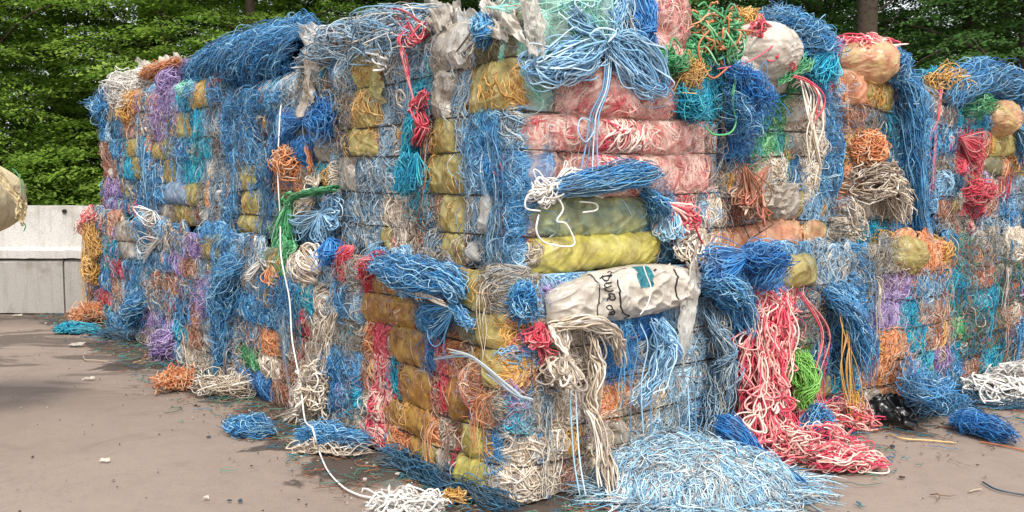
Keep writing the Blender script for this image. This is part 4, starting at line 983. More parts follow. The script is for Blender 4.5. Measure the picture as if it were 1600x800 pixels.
for pts in (((655, 150), (650, 170), (660, 200), (648, 230)), ((665, 140), (655, 165), (640, 178))): skein(tb, [FLU.px(x, y, .09) for x, y in pts], 26, .004, [.02, .05, .03], wob=.012)
single('red_twine', 'crimson twine bunch on the upper bale face above the turquoise twine', 'twine', tb, 'R', GH)
tb = TB(); skein(tb, [FLU.px(x, y, .09) for x, y in ((652, 165), (648, 200), (640, 240), (650, 285))], 90, .0032, [.03, .06, .07, .05], wob=.016, ends=.2); petals(tb, FLU.px(650, 240, .1), FLU.px(648, 292, .1), 24, .0032, .05); single('twine_skein', 'turquoise twine hank hanging down the near upper bale face', 'twine', tb, 't', GH)
# plastic on top near the corner
o = sheet('plastic_sheet', [FLU.px(668, 45, -.1), FLU.px(735, 110, .08), FLU.px(752, 30, -.05), FLU.px(690, 18, -.3)], 'W', seed=5, amp=.05, nu=64, nv=50); single_sheet(o, 'milky translucent plastic sheet draped over the top edge with a dark cord on it', 'plastic sheet')
tb = TB(); tb.add(spline([FLU.px(x, y, n) for x, y, n in ((752, 28, .02), (735, 52, .1), (725, 65, .12), (712, 82, .13))], 16), .006, 5); single('dark_cord', 'short dark cord lying on the milky plastic sheet', 'cord', tb, 'k')
o = sheet('plastic_sheet', [FLU.px(672, 60, .0), FLU.px(700, 55, .0), FLU.px(735, 0, -.4), FLU.px(665, 18, -.4)], 'A', seed=6, amp=.07); single_sheet(o, 'beige plastic film crumpled on the top behind the milky sheet', 'plastic sheet')
o = sheet('plastic_sheet', [FLU.px(740, 50, .05), FLU.px(822, 75, .1), FLU.px(812, 12, -.05), FLU.px(762, 8, -.1)], 'Z', seed=7, amp=.05, nu=64, nv=50); single_sheet(o, 'cream plastic film folded over the top edge beside the mint bag', 'plastic sheet')
r = empty('film_bag', FLU.px(795, 95, -.1), 'olive plastic film bag bulging under the cream film at the top corner', 'bag')
film_ball('film', FLU.px(790, 68, -.1), (.17, .14, .13), 'V', r, 4, .09)
tb = TB(); skein(tb, [FLU.px(752, 28, .0), FLU.px(757, 50, .08), FLU.px(752, 75, .07)], 110, .003, [.06, .07, .03], wob=.012); single('twine_skein', 'mid blue twine hank between the milky and olive film at the top', 'twine', tb, 'b', GT)
tb = TB(); skein(tb, [FLU.px(745, 62, .1), FLU.px(733, 85, .12), FLU.px(740, 108, .08)], 12, .0048, [.02, .045, .02], wob=.004); single('twine_skein', 'beige cord loops hanging beside the olive bag', 'twine', tb, 'k', GT)

# --- top of the corner: mint bag, light blue loops, blue skein, pink bag, green and orange tangle
c = FRU.px(868, 38, -.12); r = empty('twine_bag', (c[0], c[1], c[2] - .26), 'mint green twine in a torn clear bag on the top corner', 'bag')
tb = TB(); ball(tb, c, (.30, .22, .27), 330, .0034, tangle=.16, arc=(2, 5)); tb.build('twine', twine_mat('n'), r)
film_ball('film', c, (.31, .23, .28), 'I', r, 9, .12)
sheet('film_flap', [FRU.px(826, 90, .10), FRU.px(850, 95, .12), FRU.px(842, 0, .02), FRU.px(805, -4, .0)], 'W', r, seed=31, amp=.04)
c = FRU.px(1036, 45, -.14); r = empty('twine_bag', (c[0], c[1], c[2] - .25), 'pink twine in a clear bag on top beside the deep blue skein', 'bag')
tb = TB(); ball(tb, c, (.15, .18, .24), 170, .004, tangle=.16); tb.build('twine', twine_mat('q'), r); film_ball('film', c, (.16, .2, .25), 'P', r, 14, .1)
tb = TB()
skein(tb, [FRU.px(x, y, n) for x, y, n in ((995, -15, -.1), (1003, 15, .02), (1006, 45, .05), (1004, 78, .04))], 330, .0027, [.08, .085, .075, .06], flat=.6, wob=.012, ends=.25)
single('twine_skein', 'deep blue fine skein hanging between the light blue loops and the pink bag', 'twine', tb, 'B', GT)
tb = TB(); skein(tb, [FRU.px(x, y, n) for x, y, n in ((960, -20, -.1), (975, 10, .02), (985, 60, .04), (1010, 78, .06))], 60, .003, [.08, .07, .05, .03], flat=.6, wob=.02, ends=.2)
single('twine_skein', 'pale lilac twine strands just beside the deep blue skein', 'twine', tb, 'l', GT)
tb = TB(); k = FRU.px(948, 62, .10)
skein(tb, [FRU.px(955, -5, -.05), FRU.px(950, 20, .06), k], 150, .0038, [.09, .10, .05], flat=.6, wob=.014, ends=.15)
def loop_hank(pts, N, R, nn=.12): skein(tb, [FRU.px(x, y, nn + .03 * math.sin(i * 1.3)) for i, (x, y) in enumerate(pts)], N, .0042, [.02, R, R * 1.5, R * 1.5, R, .02], flat=.9, wob=.026, ends=.2, K=34, sides=4, twist=.15)
loop_hank([(948, 62), (985, 55), (1022, 85), (1038, 130), (1018, 146), (990, 130), (968, 95), (948, 66)], 34, .03)
loop_hank([(946, 62), (975, 72), (1008, 100), (1018, 140), (1000, 138), (975, 112), (950, 70)], 26, .035)
loop_hank([(946, 64), (905, 62), (860, 78), (828, 92), (830, 112), (862, 122), (905, 108), (944, 72)], 20, .03, .10)
loop_hank([(946, 66), (915, 88), (880, 95), (862, 108), (885, 118), (920, 110), (948, 78)], 26, .03, .13)
loop_hank([(948, 60), (920, 45), (900, 25), (915, 8), (940, 18), (950, 50)], 24, .03, .09)
petals(tb, k, FRU.px(1000, 118, .13), 14, .0040, .06, .08, lmin=.5)
petals(tb, k, FRU.px(890, 105, .12), 12, .0040, .06, .08, lmin=.5)
for pts in (((948, 62), (935, 48), (922, 55), (935, 68)), ((950, 66), (962, 50), (940, 44), (925, 50)), ((946, 64), (920, 70), (900, 78))): tb.add(spline([FRU.px(x, y, .2) for x, y in pts], 16), .006, 5)
for dx in (-5, -2, 1, 4):
    tb.add(spline([k, FRU.px(951 + dx, 92, .13), FRU.px(946 + dx, 140, .15), FRU.px(930 + dx * 1.5, 180, .13), FRU.px(925 + dx * 2, 230, .12), FRU.px(922 + dx * 3, 270, .12), FRU.px(918 + dx * 2, 300, .12)], 40), .0042, 5)
tb.add(spline([FRU.px(x, y, .13) for x, y in ((925, 190), (908, 185), (903, 205), (915, 222), (928, 205), (930, 190))], 24), .0042, 5)
single('twine_skein', 'big light blue knot of thick loops draped over the top corner with long tails', 'twine', tb, 'c', GT)
c = FRU.px(1108, 62, -.02); r = empty('tangled_twine', (c[0], c[1], c[2] - .2), 'green and orange cord tangle on the top above the blue fringe', 'twine', GT)
tb = TB(); ball(tb, c, (.19, .16, .18), 105, .0066, tangle=.2, arc=(1.2, 3.2)); 
for pts in (((1140, 60), (1150, 110), (1145, 160), (1150, 190), (1140, 208), (1115, 210), (1100, 196)), ((1065, 75), (1052, 60), (1045, 80)), ((1090, 10), (1100, 4), (1108, 14)), ((1146, 55), (1152, 100), (1143, 150))):
    tb.add(spline([FRU.px(x, y, .13) for x, y in pts], 30), .006, 5)
tb.build('green_cord', twine_mat('g'), r)
tb = TB(); ball(tb, c, (.19, .17, .18), 46, .0062, tangle=.22, arc=(1., 2.6))
tb.add(spline([FRU.px(x, y, .14) for x, y in ((1110, 45), (1092, 70), (1098, 105), (1115, 122), (1138, 105))], 24), .006, 5); tb.build('orange_cord', twine_mat('o'), r)
tb = TB(); skein(tb, [FRU.px(1085, 95, .1), FRU.px(1080, 120, .12), FRU.px(1072, 140, .1)], 60, .0027, [.04, .07, .09], wob=.03, ends=.5); tb.build('straw_fibres', twine_mat('y'), r)
for pts, N_, rad_, radii_, code, lab in (
   ([(1010, 78), (1045, 95), (1075, 108)], 60, .004, [.03, .05, .05], 'g', 'dark green twine hank between the pink bag and the green and orange tangle'),
   ([(1125, 112), (1150, 122), (1172, 150), (1192, 200)], 300, .0028, [.06, .12, .15, .17], 'B', 'deep blue fringe spilling over the edge below the green and orange tangle'),
   ([(1055, 130), (1075, 160), (1090, 190)], 130, .0029, [.05, .1, .12], 't', 'turquoise fringe beside the pink bags below the tangle'),
   ([(1128, 135), (1150, 170), (1165, 215)], 150, .0018, [.07, .1, .12], 'b', 'mid blue frayed fringe hanging beneath the deep blue fringe')):
    tb = TB(); skein(tb, [FRU.px(x, y, .04 + .05 * min(1, i)) for i, (x, y) in enumerate(pts)], N_, rad_, radii_, flat=.6, wob=.035, ends=.65)
    single('twine_tuft', lab, 'twine', tb, code, GH)
tb = TB()
for pts in (((1150, 30), (1165, 28), (1180, 40)),): skein(tb, [FRU.px(x, y, -.2) for x, y in pts], 60, .004, [.05, .09, .05], wob=.03, twist=.5)
single('tangled_twine', 'straw coloured twine bunch on top just beyond the green and orange tangle', 'twine', tb, 'y', GT)
c = FRU.px(1190, 82, -.05); r = empty('film_bag', (c[0], c[1], c[2] - .2), 'whitish film bag on top of the second column below the red bow', 'bag'); film_ball('film', c, (.24, .2, .19), 'Z', r, 21, .08)
tb = TB(); k = FRU.px(1215, 62, .06)
petals(tb, k, FRU.px(1174, 44, .02), 40, .005, .05, .05); petals(tb, k, FRU.px(1202, 90, .1), 16, .005, .05, .04); skein(tb, [k, FRU.px(1228, 85, .1), FRU.px(1232, 112, .1)], 14, .005, [.02, .05, .04], wob=.02)
tb.add(spline([FRU.px(x, y, .12) for x, y in ((1215, 65), (1190, 85), (1160, 100), (1120, 108))], 20), .005, 4)
single('red_twine', 'bright red twine bow on the whitish film bag', 'twine', tb, 'R', GT)
tb = TB(); skein(tb, [FRU.px(x, y, n) for x, y, n in ((1180, 38, -.3), (1215, 42, -.2), (1245, 60, -.12), (1275, 80, -.05), (1300, 95, .0))], 900, .0026, [.1, .15, .18, .18, .14], flat=.8, twist=.4, wob=.04, ends=.5)
single('tangled_twine', 'blue frayed twine heaped along the top edge behind the red bow', 'twine', tb, 'b', GT)
tb = TB(); skein(tb, [FRU.px(x, y, .08) for x, y in ((1262, 88), (1250, 105), (1232, 118), (1215, 132))], 50, .0042, [.07, .08, .05, .02], flat=.5, wob=.008, ends=.25); single('twine_tuft', 'fan of straight green twine beside the red bow', 'twine', tb, 'g', GT)
tb = TB(); petals(tb, FRU.px(1300, 75, .05), FRU.px(1285, 122, .1), 80, .0034, .07, .05); petals(tb, FRU.px(1300, 75, .05), FRU.px(1262, 120, .1), 40, .003, .05, .05); single('twine_skein', 'turquoise blue looped skein beside the apricot bag', 'twine', tb, 't', GT)
tb = TB()
for i in range(13):
    x = 1262 + rng.uniform(-14, 16); e = 1275 + rng.uniform(-14, 18); y = rng.uniform(180, 268)
    tb.add(spline([FRU.px(1240 + rng.normal(0, 4), 132 + rng.normal(0, 4), .05), FRU.px((1240 + x) / 2 + 4, 124 + rng.normal(0, 3), .1), FRU.px(x + 6, 150, .12), FRU.px((x + e) / 2 + rng.normal(0, 5), (150 + y) / 2, .13), FRU.px(e, y, .11)], 26), .0055, 4)
single('white_cord', 'thick white cords hanging down the second column from the green fan', 'cord', tb, 'w', GH)
tb = TB(); tb.add(spline([FRU.px(x, y, .15) for x, y in ((1240, 118), (1262, 125), (1285, 145), (1288, 165), (1272, 190))], 26), .006, 4); tb.add(spline([FRU.px(x, y, .15) for x, y in ((1238, 120), (1265, 130), (1278, 150), (1275, 180))], 26), .005, 4)
single('pink_cord', 'pair of pink cords curving over the white cords', 'cord', tb, 'R', GH)
c = FRU.px(1350, 100, -.05); r = empty('twine_bag', (c[0], c[1], c[2] - .2), 'apricot and yellow plastic bag lying on top of the third column', 'bag')
tb = TB(); ball(tb, c + [0, 0, .05], (.22, .18, .17), 90, .006, tangle=.15); tb.build('twine', twine_mat('r'), r)
film_ball('film', c, (.235, .2, .165), 'Q', r, 33, .07)
tb = TB(); ball(tb, FRU.px(1345, 72, -.12), (.24, .14, .07), 55, .006, tangle=.25); single('tangled_twine', 'red and cream cords lying on the apricot bag', 'twine', tb, 'r', GT)
tb = TB()
skein(tb, [FRU.px(x, y, n) for x, y, n in ((1385, 75, -.1), (1402, 95, .05), (1395, 120, .1))], 200, .0027, [.05, .09, .1], flat=.6, wob=.02, ends=.4)
skein(tb, [FRU.px(x, y, n) for x, y, n in ((1390, 122, -.1), (1412, 122, .05), (1424, 150, .10), (1429, 230, .11), (1434, 320, .10), (1450, 400, .08))], 300, .0026, [.13, .15, .10, .07, .06, .08], flat=.55, wob=.03, ends=.6, K=30)
single('twine_skein', 'long blue cascade falling down the edge of the third column', 'twine', tb, 'b', GH)
c = FRU.px(1355, 233, .06); tb = TB(); ball(tb, c, (.145, .11, .13), 150, .0048, tangle=.16); single('tangled_twine', 'bright orange twine ball hanging on the third column below the apricot bag', 'twine', tb, 'o', GH)
tb = TB()
skein(tb, [FRU.px(x, y, n) for x, y, n in ((1335, 275, .06), (1370, 268, .1), (1400, 300, .12), (1408, 355, .12))], 120, .0052, [.08, .13, .12, .08], flat=.6, wob=.03, ends=.4, twist=.4)
ball(tb, FRU.px(1360, 285, .08), (.2, .09, .12), 70, .005, tangle=.2)
skein(tb, [FRU.px(1330, 310, .1), FRU.px(1342, 350, .13), FRU.px(1350, 372, .12)], 16, .005, [.06, .06, .04], wob=.02)
single('tangled_twine', 'cream cord tangle below the orange ball', 'twine', tb, 'w', GH)
c = FRU.px(1395, 402, .10); r = empty('twine_bag', (c[0], c[1], c[2] - .2), 'olive yellow film bag bulging from the third column at mid height', 'bag')
tb = TB(); ball(tb, c + [-.08, 0, .07], (.14, .1, .12), 60, .004, tangle=.15); tb.build('twine', twine_mat('y'), r); film_ball('film', c, (.24, .13, .175), 'Y', r, 43, .13)
tb = TB(); petals(tb, FRU.px(1450, 385, .1), FRU.px(1470, 440, .12), 30, .005, .06); ball(tb, FRU.px(1462, 395, .08), (.14, .1, .13), 60, .0045, tangle=.2); single('tangled_twine', 'straw and orange cord loops beside the olive film bag', 'twine', tb, 'y', GH)
# second column middle
c = FRU.px(1215, 303, .06); o = sheet('plastic_sheet', [FRU.px(1185, 325, .08), FRU.px(1225, 335, .1), FRU.px(1248, 285, .09), FRU.px(1190, 282, .07)], 'A', seed=17, amp=.05); single_sheet(o, 'crumpled beige bag neck on the second column above the peach film', 'plastic sheet')
tb = TB(); petals(tb, FRU.px(1200, 262, .1), FRU.px(1160, 330, .1), 34, .0055, .06); petals(tb, FRU.px(1165, 262, .1), FRU.px(1185, 340, .1), 30, .0055, .06); single('tangled_twine', 'rusty brown braided cords beside the beige bag neck', 'twine', tb, 'e', GH)
tb = TB(); petals(tb, FRL.px(1172, 398, .18), FRL.px(1100, 416, .2), 60, .003, .06); skein(tb, [FRL.px(1160, 395, .16), FRL.px(1185, 400, .2), FRL.px(1215, 405, .2), FRL.px(1180, 450, .18)], 150, .0028, [.06, .1, .1, .05], wob=.03, flat=.7)
single('twine_skein', 'vivid blue looped skein lying between the upper and lower bales of the second column', 'twine', tb, 'B', GH)

# --- near corner face
tb = TB(); k = FRU.px(862, 298, .10)
skein(tb, [FRU.px(x, y, n) for x, y, n in ((850, 300, .06), (880, 292, .11), (930, 284, .13), (985, 272, .12), (1018, 275, .08))], 520, .0026, [.035, .08, .115, .13, .10], flat=.55, wob=.010, ends=.2, K=26)
skein(tb, [FRU.px(x, y, n) for x, y, n in ((1000, 295, .06), (1025, 315, .1), (1030, 345, .09))], 170, .0027, [.05, .09, .07], flat=.5, wob=.01, ends=.3)
single('twine_skein', 'mid blue skein lying across the rosy film bags above the yellow green film', 'twine', tb, 'b', GH)
tb = TB(); ball(tb, k, (.06, .05, .06), 34, .005, tangle=.15)
petals(tb, k, FRU.px(826, 290, .09), 14, .0045, .06); petals(tb, k, FRU.px(840, 318, .09), 14, .0045, .05); petals(tb, k, FRU.px(900, 262, .1), 10, .0045, .03)
for pts in (((865, 300), (880, 325), (870, 345), (885, 350), (898, 380), (880, 385), (850, 378), (838, 360), (842, 335)), ((905, 315), (930, 318), (932, 328), (910, 332)), ((845, 300), (825, 305), (822, 325), (845, 330))):
    tb.add(spline([FRU.px(x, y, .14) for x, y in pts], 40), .0048, 5)
skein(tb, [FRU.px(925, 300, .13), FRU.px(938, 304, .13)], 24, .003, [.02, .045], wob=.005)
single('cord_knot', 'knotted white cord with loose loops at the corner end of the mid blue skein', 'cord', tb, 'W', GH)
tb = TB(); petals(tb, FRU.px(1040, 340, .08), FRU.px(1030, 372, .09), 20, .0045, .04); petals(tb, FRU.px(1055, 330, .08), FRU.px(1050, 375, .1), 30, .0048, .05); single('twine_skein', 'white and pale blue striped loops beside the yellow green film', 'twine', tb, 'l', GH)
tb = TB(); petals(tb, FRU.px(1042, 320, .08), FRU.px(1082, 358, .1), 36, .006, .05, lmin=.6); single('twine_skein', 'red and cream cord loops below the rosy film bags', 'twine', tb, 'r', GH)
tb = TB(); petals(tb, FRU.px(1100, 360, .08), FRU.px(1060, 402, .12), 44, .0055, .08, lmin=.5); petals(tb, FRU.px(1045, 415, .12), FRU.px(1030, 445, .12), 12, .005, .03); single('twine_skein', 'cream cord loops at the end of the yellow film above the marked bag', 'twine', tb, 'w', GH)
tb = TB(); tb.add(spline([FRU.px(x, y, .13) for x, y in ((1085, 350), (1095, 375), (1112, 412))], 10), .0065, 5); single('pink_cord', 'short stiff pink cord above the blue brush of twine', 'cord', tb, 'R', GH)

# printed white bag between the two bales of the corner
def marked_bag():
    a, b = FRL.px(842, 440, 0), FRL.px(1082, 470, 0)
    Fb = Face(CL, DR, -DL, 3, [.93, 1.2], 77, .02, .02)
    u0 = Fb.u_at(846, 1.0); u1 = Fb.u_at(1072, 1.0); c = (Fb.P(np.array((u0 + u1) / 2), np.array(.9), np.array(.02)))
    r = empty('marked_bag', c, 'whitish plastic bag with black handwriting and a teal print squeezed between corner bales', 'bag')
    nu, nv = 130, 70; hu, hv = (u1 - u0) / 2, .135; uc = (u0 + u1) / 2
    def surf(U, V):   # U along, V in -1..1 round the front
        endt = np.clip(1 - np.abs(U / hu) ** 6, 0, 1) ** .5; wid = hv * (.80 + .22 * np.cos(U / hu * 1.4))
        th = V * 1.75; zc = 1.035 + .028 * (U / hu) - .02 * (U / hu) ** 2
        w = .016 * vn2(U * 10 + .5 * vn2(U * 6, V * 3, 3), V * 2.2, 5) + .022 * (1 - np.abs(vn2(U * 9 + V * 2, V * 3 - U * 5, 6))) ** 4 + .014 * (1 - np.abs(vn2(U * 20 - V * 2, V * 5 + U * 9, 8))) ** 4 - .03 * np.exp(-((U / hu + .35 + .1 * V) / .09) ** 2) - .022 * np.exp(-((U / hu - .55) / .06) ** 2)
        n = .02 + (.115 * np.cos(th) + w) * endt
        z = zc + wid * np.sin(th) * (.55 + .45 * endt)
        return Fb.P(uc + U, z, n)
    U, V = np.meshgrid(np.linspace(-hu, hu, nu), np.linspace(-1, 1, nv))
    me = make_mesh('bag_film', surf(U, V).reshape(-1, 3) - c, grid_quads(nu, nv), None, film_mat('Z')); bg_ = link('bag_film', me, r)
    def place(x, y):     # photo position -> bag coordinates by search
        best = None
        Ug, Vg = np.meshgrid(np.linspace(-hu, hu, 160), np.linspace(-.8, .8, 90)); S = surf(Ug, Vg)
        d = S - CAMP; f = d[..., 1] * cp - d[..., 2] * sp; uu = d[..., 1] * sp + d[..., 2] * cp
        e = (800 + FPX * d[..., 0] / f - x) ** 2 + (400 - FPX * uu / f - y) ** 2; i = np.unravel_index(e.argmin(), e.shape); return Ug[i], Vg[i]
    def stroke(tb, pts, w):
        uv = spline([np.array([*place(x, y), 0]) for x, y in pts], max(8, 6 * len(pts)))
        P = surf(uv[:, 0], uv[:, 1]); P = P + norm(CAMP - P) * .0025; tb.add(P, w, 4, .5)
    tb = TB()
    for pts, w in (([(914, 420), (925, 432), (936, 456), (935, 475), (933, 494)], .0048), ([(965, 436), (970, 455), (971, 482), (976, 490), (984, 493)], .0048), ([(984, 493), (975, 498)], .004), ([(966, 507), (968, 502), (980, 499)], .0045),
                   # handwriting, running up the bag
                   ([(938, 436), (946, 432), (955, 429)], .0044), ([(941, 430), (944, 437), (951, 436), (955, 429), (953, 424), (948, 426)], .0036),
                   ([(956, 441), (948, 443), (945, 446), (948, 449), (956, 447)], .0036), ([(948, 449), (945, 452), (949, 455), (958, 453)], .0036),
                   ([(954, 459), (952, 466), (957, 469), (961, 465), (959, 460), (954, 459), (951, 463), (950, 470)], .0036),
                   ([(952, 477), (948, 480), (951, 484), (957, 483), (956, 478), (952, 477)], .0036), ([(957, 483), (960, 486)], .003),
                   ([(952, 488), (960, 487), (957, 492), (951, 491), (958, 489)], .0046),
                   ([(1052, 420), (1057, 440), (1058, 470)], .005), ([(1026, 421), (1022, 424)], .006)):
        if w >= .0045:
            t1 = TB(); stroke(t1, pts, w); v = np.concatenate(t1.v) - c; link('ink_line', make_mesh('ink_line', v, np.concatenate(t1.q), None, M_INK), bg_)
        else: stroke(tb, pts, w)
    v = np.concatenate(tb.v) - c; link('lettering', make_mesh('lettering', v, np.concatenate(tb.q), None, M_INK), bg_)
    ua, va = place(990, 418); ub, vb = place(1022, 446)
    # printed patch: slanted quadrilateral on the film
    q = [place(x, y) for x, y in ((986, 417), (1012, 416), (1021, 448), (1002, 450))]
    S_, T_ = np.meshgrid(np.linspace(0, 1, 26), np.linspace(0, 1, 26))
    Uq = (1 - S_) * (1 - T_) * q[0][0] + S_ * (1 - T_) * q[1][0] + S_ * T_ * q[2][0] + (1 - S_) * T_ * q[3][0]
    Vq = (1 - S_) * (1 - T_) * q[0][1] + S_ * (1 - T_) * q[1][1] + S_ * T_ * q[2][1] + (1 - S_) * T_ * q[3][1]
    Vq = np.clip(Vq, -1, 1); P = surf(Uq, Vq); P = P + norm(CAMP - P) * .002
    link('print', make_mesh('print', P.reshape(-1, 3) - c, grid_quads(26, 26), None, M_PRINT), bg_)
    sheet('torn_strip', [FRL.px(1060, 545, .12), FRL.px(1080, 548, .12), FRL.px(1098, 412, .13), FRL.px(1058, 425, .10)], 'W', r, seed=51, amp=.02, ragged=.06)
    tb = TB(); tb.add(spline([FRL.px(x, y, .24) for x, y in ((1005, 415), (1010, 430), (1017, 450), (1012, 475), (1000, 492))], 24), .0035, 5); tb.build('white_string', twine_mat('W'), r)
marked_bag()
tb = TB(); skein(tb, [FRL.px(x, y, n) for x, y, n in ((1080, 445, .04), (1110, 440, .12), (1140, 455, .16), (1155, 490, .14), (1158, 530, .12))], 520, .0026, [.06, .10, .12, .10, .08], flat=.7, wob=.02, ends=.45)
single('twine_tuft', 'blue brush of fine twine fanning out beside the marked bag', 'twine', tb, 'b', GH)
tb = TB(); skein(tb, [FRL.px(x, y, n) for x, y, n in ((1110, 470, .04), (1125, 510, .12), (1130, 570, .13), (1122, 640, .14), (1110, 690, .2))], 160, .0030, [.09, .10, .10, .08, .06], flat=.5, wob=.02, ends=.6)
single('twine_skein', 'dusty grey strands hanging below the blue brush', 'twine', tb, 's', GH)
tb = TB(); skein(tb, [FRL.px(x, y, .06) for x, y in ((822, 440), (815, 470), (828, 500))], 190, .0027, [.07, .09, .06], flat=.6, wob=.02, ends=.3); single('twine_tuft', 'mid blue frayed bunch at the corner beside the marked bag', 'twine', tb, 'b', GH)
tb = TB(); petals(tb, FRL.px(845, 505, .05), FRL.px(828, 540, .08), 34, .0045, .06); skein(tb, [FRL.px(840, 515, .07), FRL.px(850, 545, .08), FRL.px(856, 570, .06)], 24, .0035, [.05, .05, .03], wob=.02); single('red_twine', 'red twine bunch on the corner below the marked bag', 'twine', tb, 'R', GH)
tb = TB()
skein(tb, [FRL.px(x, y, n) for x, y, n in ((870, 508, .08), (880, 535, .13), (883, 560, .14))], 46, .0056, [.06, .05, .03], flat=.5, wob=.006, ends=.1, sides=4)
petals(tb, FRL.px(885, 560, .15), FRL.px(876, 602, .14), 44, .0056, .07, .06, lmin=.6); petals(tb, FRL.px(892, 565, .15), FRL.px(862, 585, .15), 24, .0056, .05, .05, lmin=.6)
skein(tb, [FRL.px(x, y, n) for x, y, n in ((860, 510, .1), (905, 503, .14), (950, 512, .16), (965, 540, .15), (972, 575, .14))], 40, .0054, [.04, .07, .07, .05, .04], flat=.5, wob=.012, ends=.3, sides=4)
skein(tb, [FRL.px(x, y, n) for x, y, n in ((915, 505, .14), (935, 560, .16), (925, 640, .15), (945, 720, .2), (955, 790, .3))], 34, .0054, [.05, .06, .05, .05, .04], flat=.5, wob=.014, ends=.35, sides=4, K=30)
single('cord_knot', 'cream cord hank knotted below the marked bag with long tails to the ground', 'cord', tb, 'w', GH)
tb = TB(); skein(tb, [FRL.px(x, y, .14) for x, y in ((1030, 500), (1040, 540), (1020, 600), (990, 640))], 34, .0045, [.06, .07, .07, .08], flat=.5, wob=.02, ends=.4, sides=4)
petals(tb, FRL.px(1035, 498, .12), FRL.px(1048, 560, .14), 26, .0045, .06); 
for x in (985, 1000, 1015): tb.add(spline([FRL.px(x, 505, .12), FRL.px(x + 12, 540, .15), FRL.px(x + 2, 600, .15), FRL.px(x + rng.normal(0, 8), 680, .16)], 24), .0042, 4)
for x in (1085, 1075): tb.add(spline([FRL.px(x, 600, .12), FRL.px(x + 2, 650, .15), FRL.px(x + 5, 720, .22), FRL.px(x + 18, 775, .3)], 24), .004, 4)
single('twine_skein', 'sky blue strands hanging in front of the blue bunches below the marked bag', 'twine', tb, 'c', GH)

tb = TB()
for x in (890, 899): tb.add(spline([FRL.px(x, 600, .12), FRL.px(x + 2, 650, .15), FRL.px(x + 7, 720, .22), FRL.px(x + 16, 775, .3)], 24), .0042, 4)
single('cord_piece', 'two sky blue cords dangling under the knotted cream hank', 'cord', tb, 'c', GH)
# --- left face
tb = TB(); skein(tb, [FLL.px(x, y, n) for x, y, n in ((585, 402, .03), (612, 420, .12), (655, 432, .16), (700, 440, .14), (722, 470, .1))], 650, .0026, [.06, .12, .13, .11, .06], flat=.65, wob=.02, ends=.45)
petals(tb, FLL.px(712, 478, .13), FLL.px(664, 512, .13), 60, .0028, .05); skein(tb, [FLL.px(712, 478, .12), FLL.px(728, 500, .1), FLL.px(745, 512, .07)], 80, .0029, [.03, .05, .04], wob=.01)
single('twine_skein', 'mid blue skein with looped end lying on the ledge of the nearest lower bale', 'twine', tb, 'b', GH)
tb = TB(); skein(tb, [FLL.px(x, y, .1) for x, y in ((598, 398), (580, 415), (568, 430))], 60, .004, [.04, .07, .05], wob=.02); single('red_twine', 'pink red twine bunch at the end of the ledge beside the blue skein', 'twine', tb, 'R', GH)
tb = TB()
for pts in (((610, 450), (650, 458), (680, 470), (700, 480)), ((640, 420), (650, 450), (655, 470)), ((625, 452), (655, 455), (690, 475))): 
    for j in range(3): tb.add(spline([FLL.px(x + rng.normal(0, 3), y + rng.normal(0, 3), .2) for x, y in pts], 16), .0048, 4)
single('cord_piece', 'pale grey cords lying over the blue skein on the ledge', 'cord', tb, 'w', GH)
tb = TB(); k = FLU.px(476, 188, .1)
petals(tb, k, FLU.px(522, 182, .1), 130, .0026, .10, .08, lmin=.5); petals(tb, k, FLU.px(440, 198, .1), 60, .0026, .05, .05, lmin=.6); skein(tb, [k, FLU.px(455, 205, .1), FLU.px(432, 240, .1), FLU.px(420, 290, .06)], 70, .0029, [.02, .05, .06, .04], wob=.012, ends=.3)
single('twine_skein', 'blue skein tied like a bow on the upper bale above the rusty orange tangle', 'twine', tb, 'B', GH)
tb = TB(); ball(tb, FLU.px(460, 252, .05), (.17, .14, .14), 130, .0045, tangle=.16); skein(tb, [FLU.px(478, 225, .1), FLU.px(486, 260, .1), FLU.px(482, 275, .09)], 12, .004, [.02, .03, .02]); single('tangled_twine', 'rusty orange twine tangle beside the long white cord', 'twine', tb, 'o', GH)
tb = TB(); k = FLU.px(452, 312, .15)
skein(tb, [FLU.px(x, y, .13) for x, y in ((528, 293), (500, 298), (475, 302)) ] + [k], 46, .0044, [.05, .055, .05, .03], flat=.5, wob=.006, ends=.1)
ball(tb, k, (.055, .05, .06), 26, .0046, tangle=.1); petals(tb, k, FLU.px(447, 392, .13), 56, .0044, .06, .05, lmin=.65)
single('cord_knot', 'green twine hank knotted and hanging beside the long white cord', 'twine', tb, 'g', GH)
tb = TB(); petals(tb, FLU.px(490, 312, .1), FLU.px(468, 342, .1), 30, .005, .05); petals(tb, FLU.px(495, 290, .1), FLU.px(485, 272, .08), 24, .0045, .05); single('twine_skein', 'cream twine loops under the green hank', 'twine', tb, 'w', GH)
tb = TB(); k = FLU.px(503, 332, .12); petals(tb, k, FLU.px(528, 308, .1), 30, .0044, .06); petals(tb, k, FLU.px(500, 378, .12), 36, .0044, .06); petals(tb, k, FLU.px(465, 368, .1), 40, .004, .06); petals(tb, k, FLU.px(530, 350, .1), 24, .004, .05); single('twine_skein', 'sky blue tied skein beside the green hank', 'twine', tb, 'c', GH)
tb = TB(); petals(tb, FLL.px(500, 425, .1), FLL.px(470, 388, .12), 36, .0056, .07, lmin=.6); petals(tb, FLL.px(495, 440, .1), FLL.px(462, 412, .12), 14, .0056, .05); single('twine_skein', 'thick cream twine fan above the second lower bale', 'twine', tb, 'w', GH)
tb = TB(); petals(tb, FLL.px(515, 375, .08), FLL.px(518, 410, .12), 110, .0026, .07, .06); single('twine_skein', 'deep blue small skein beside the thick cream fan', 'twine', tb, 'B', GH)
tb = TB()
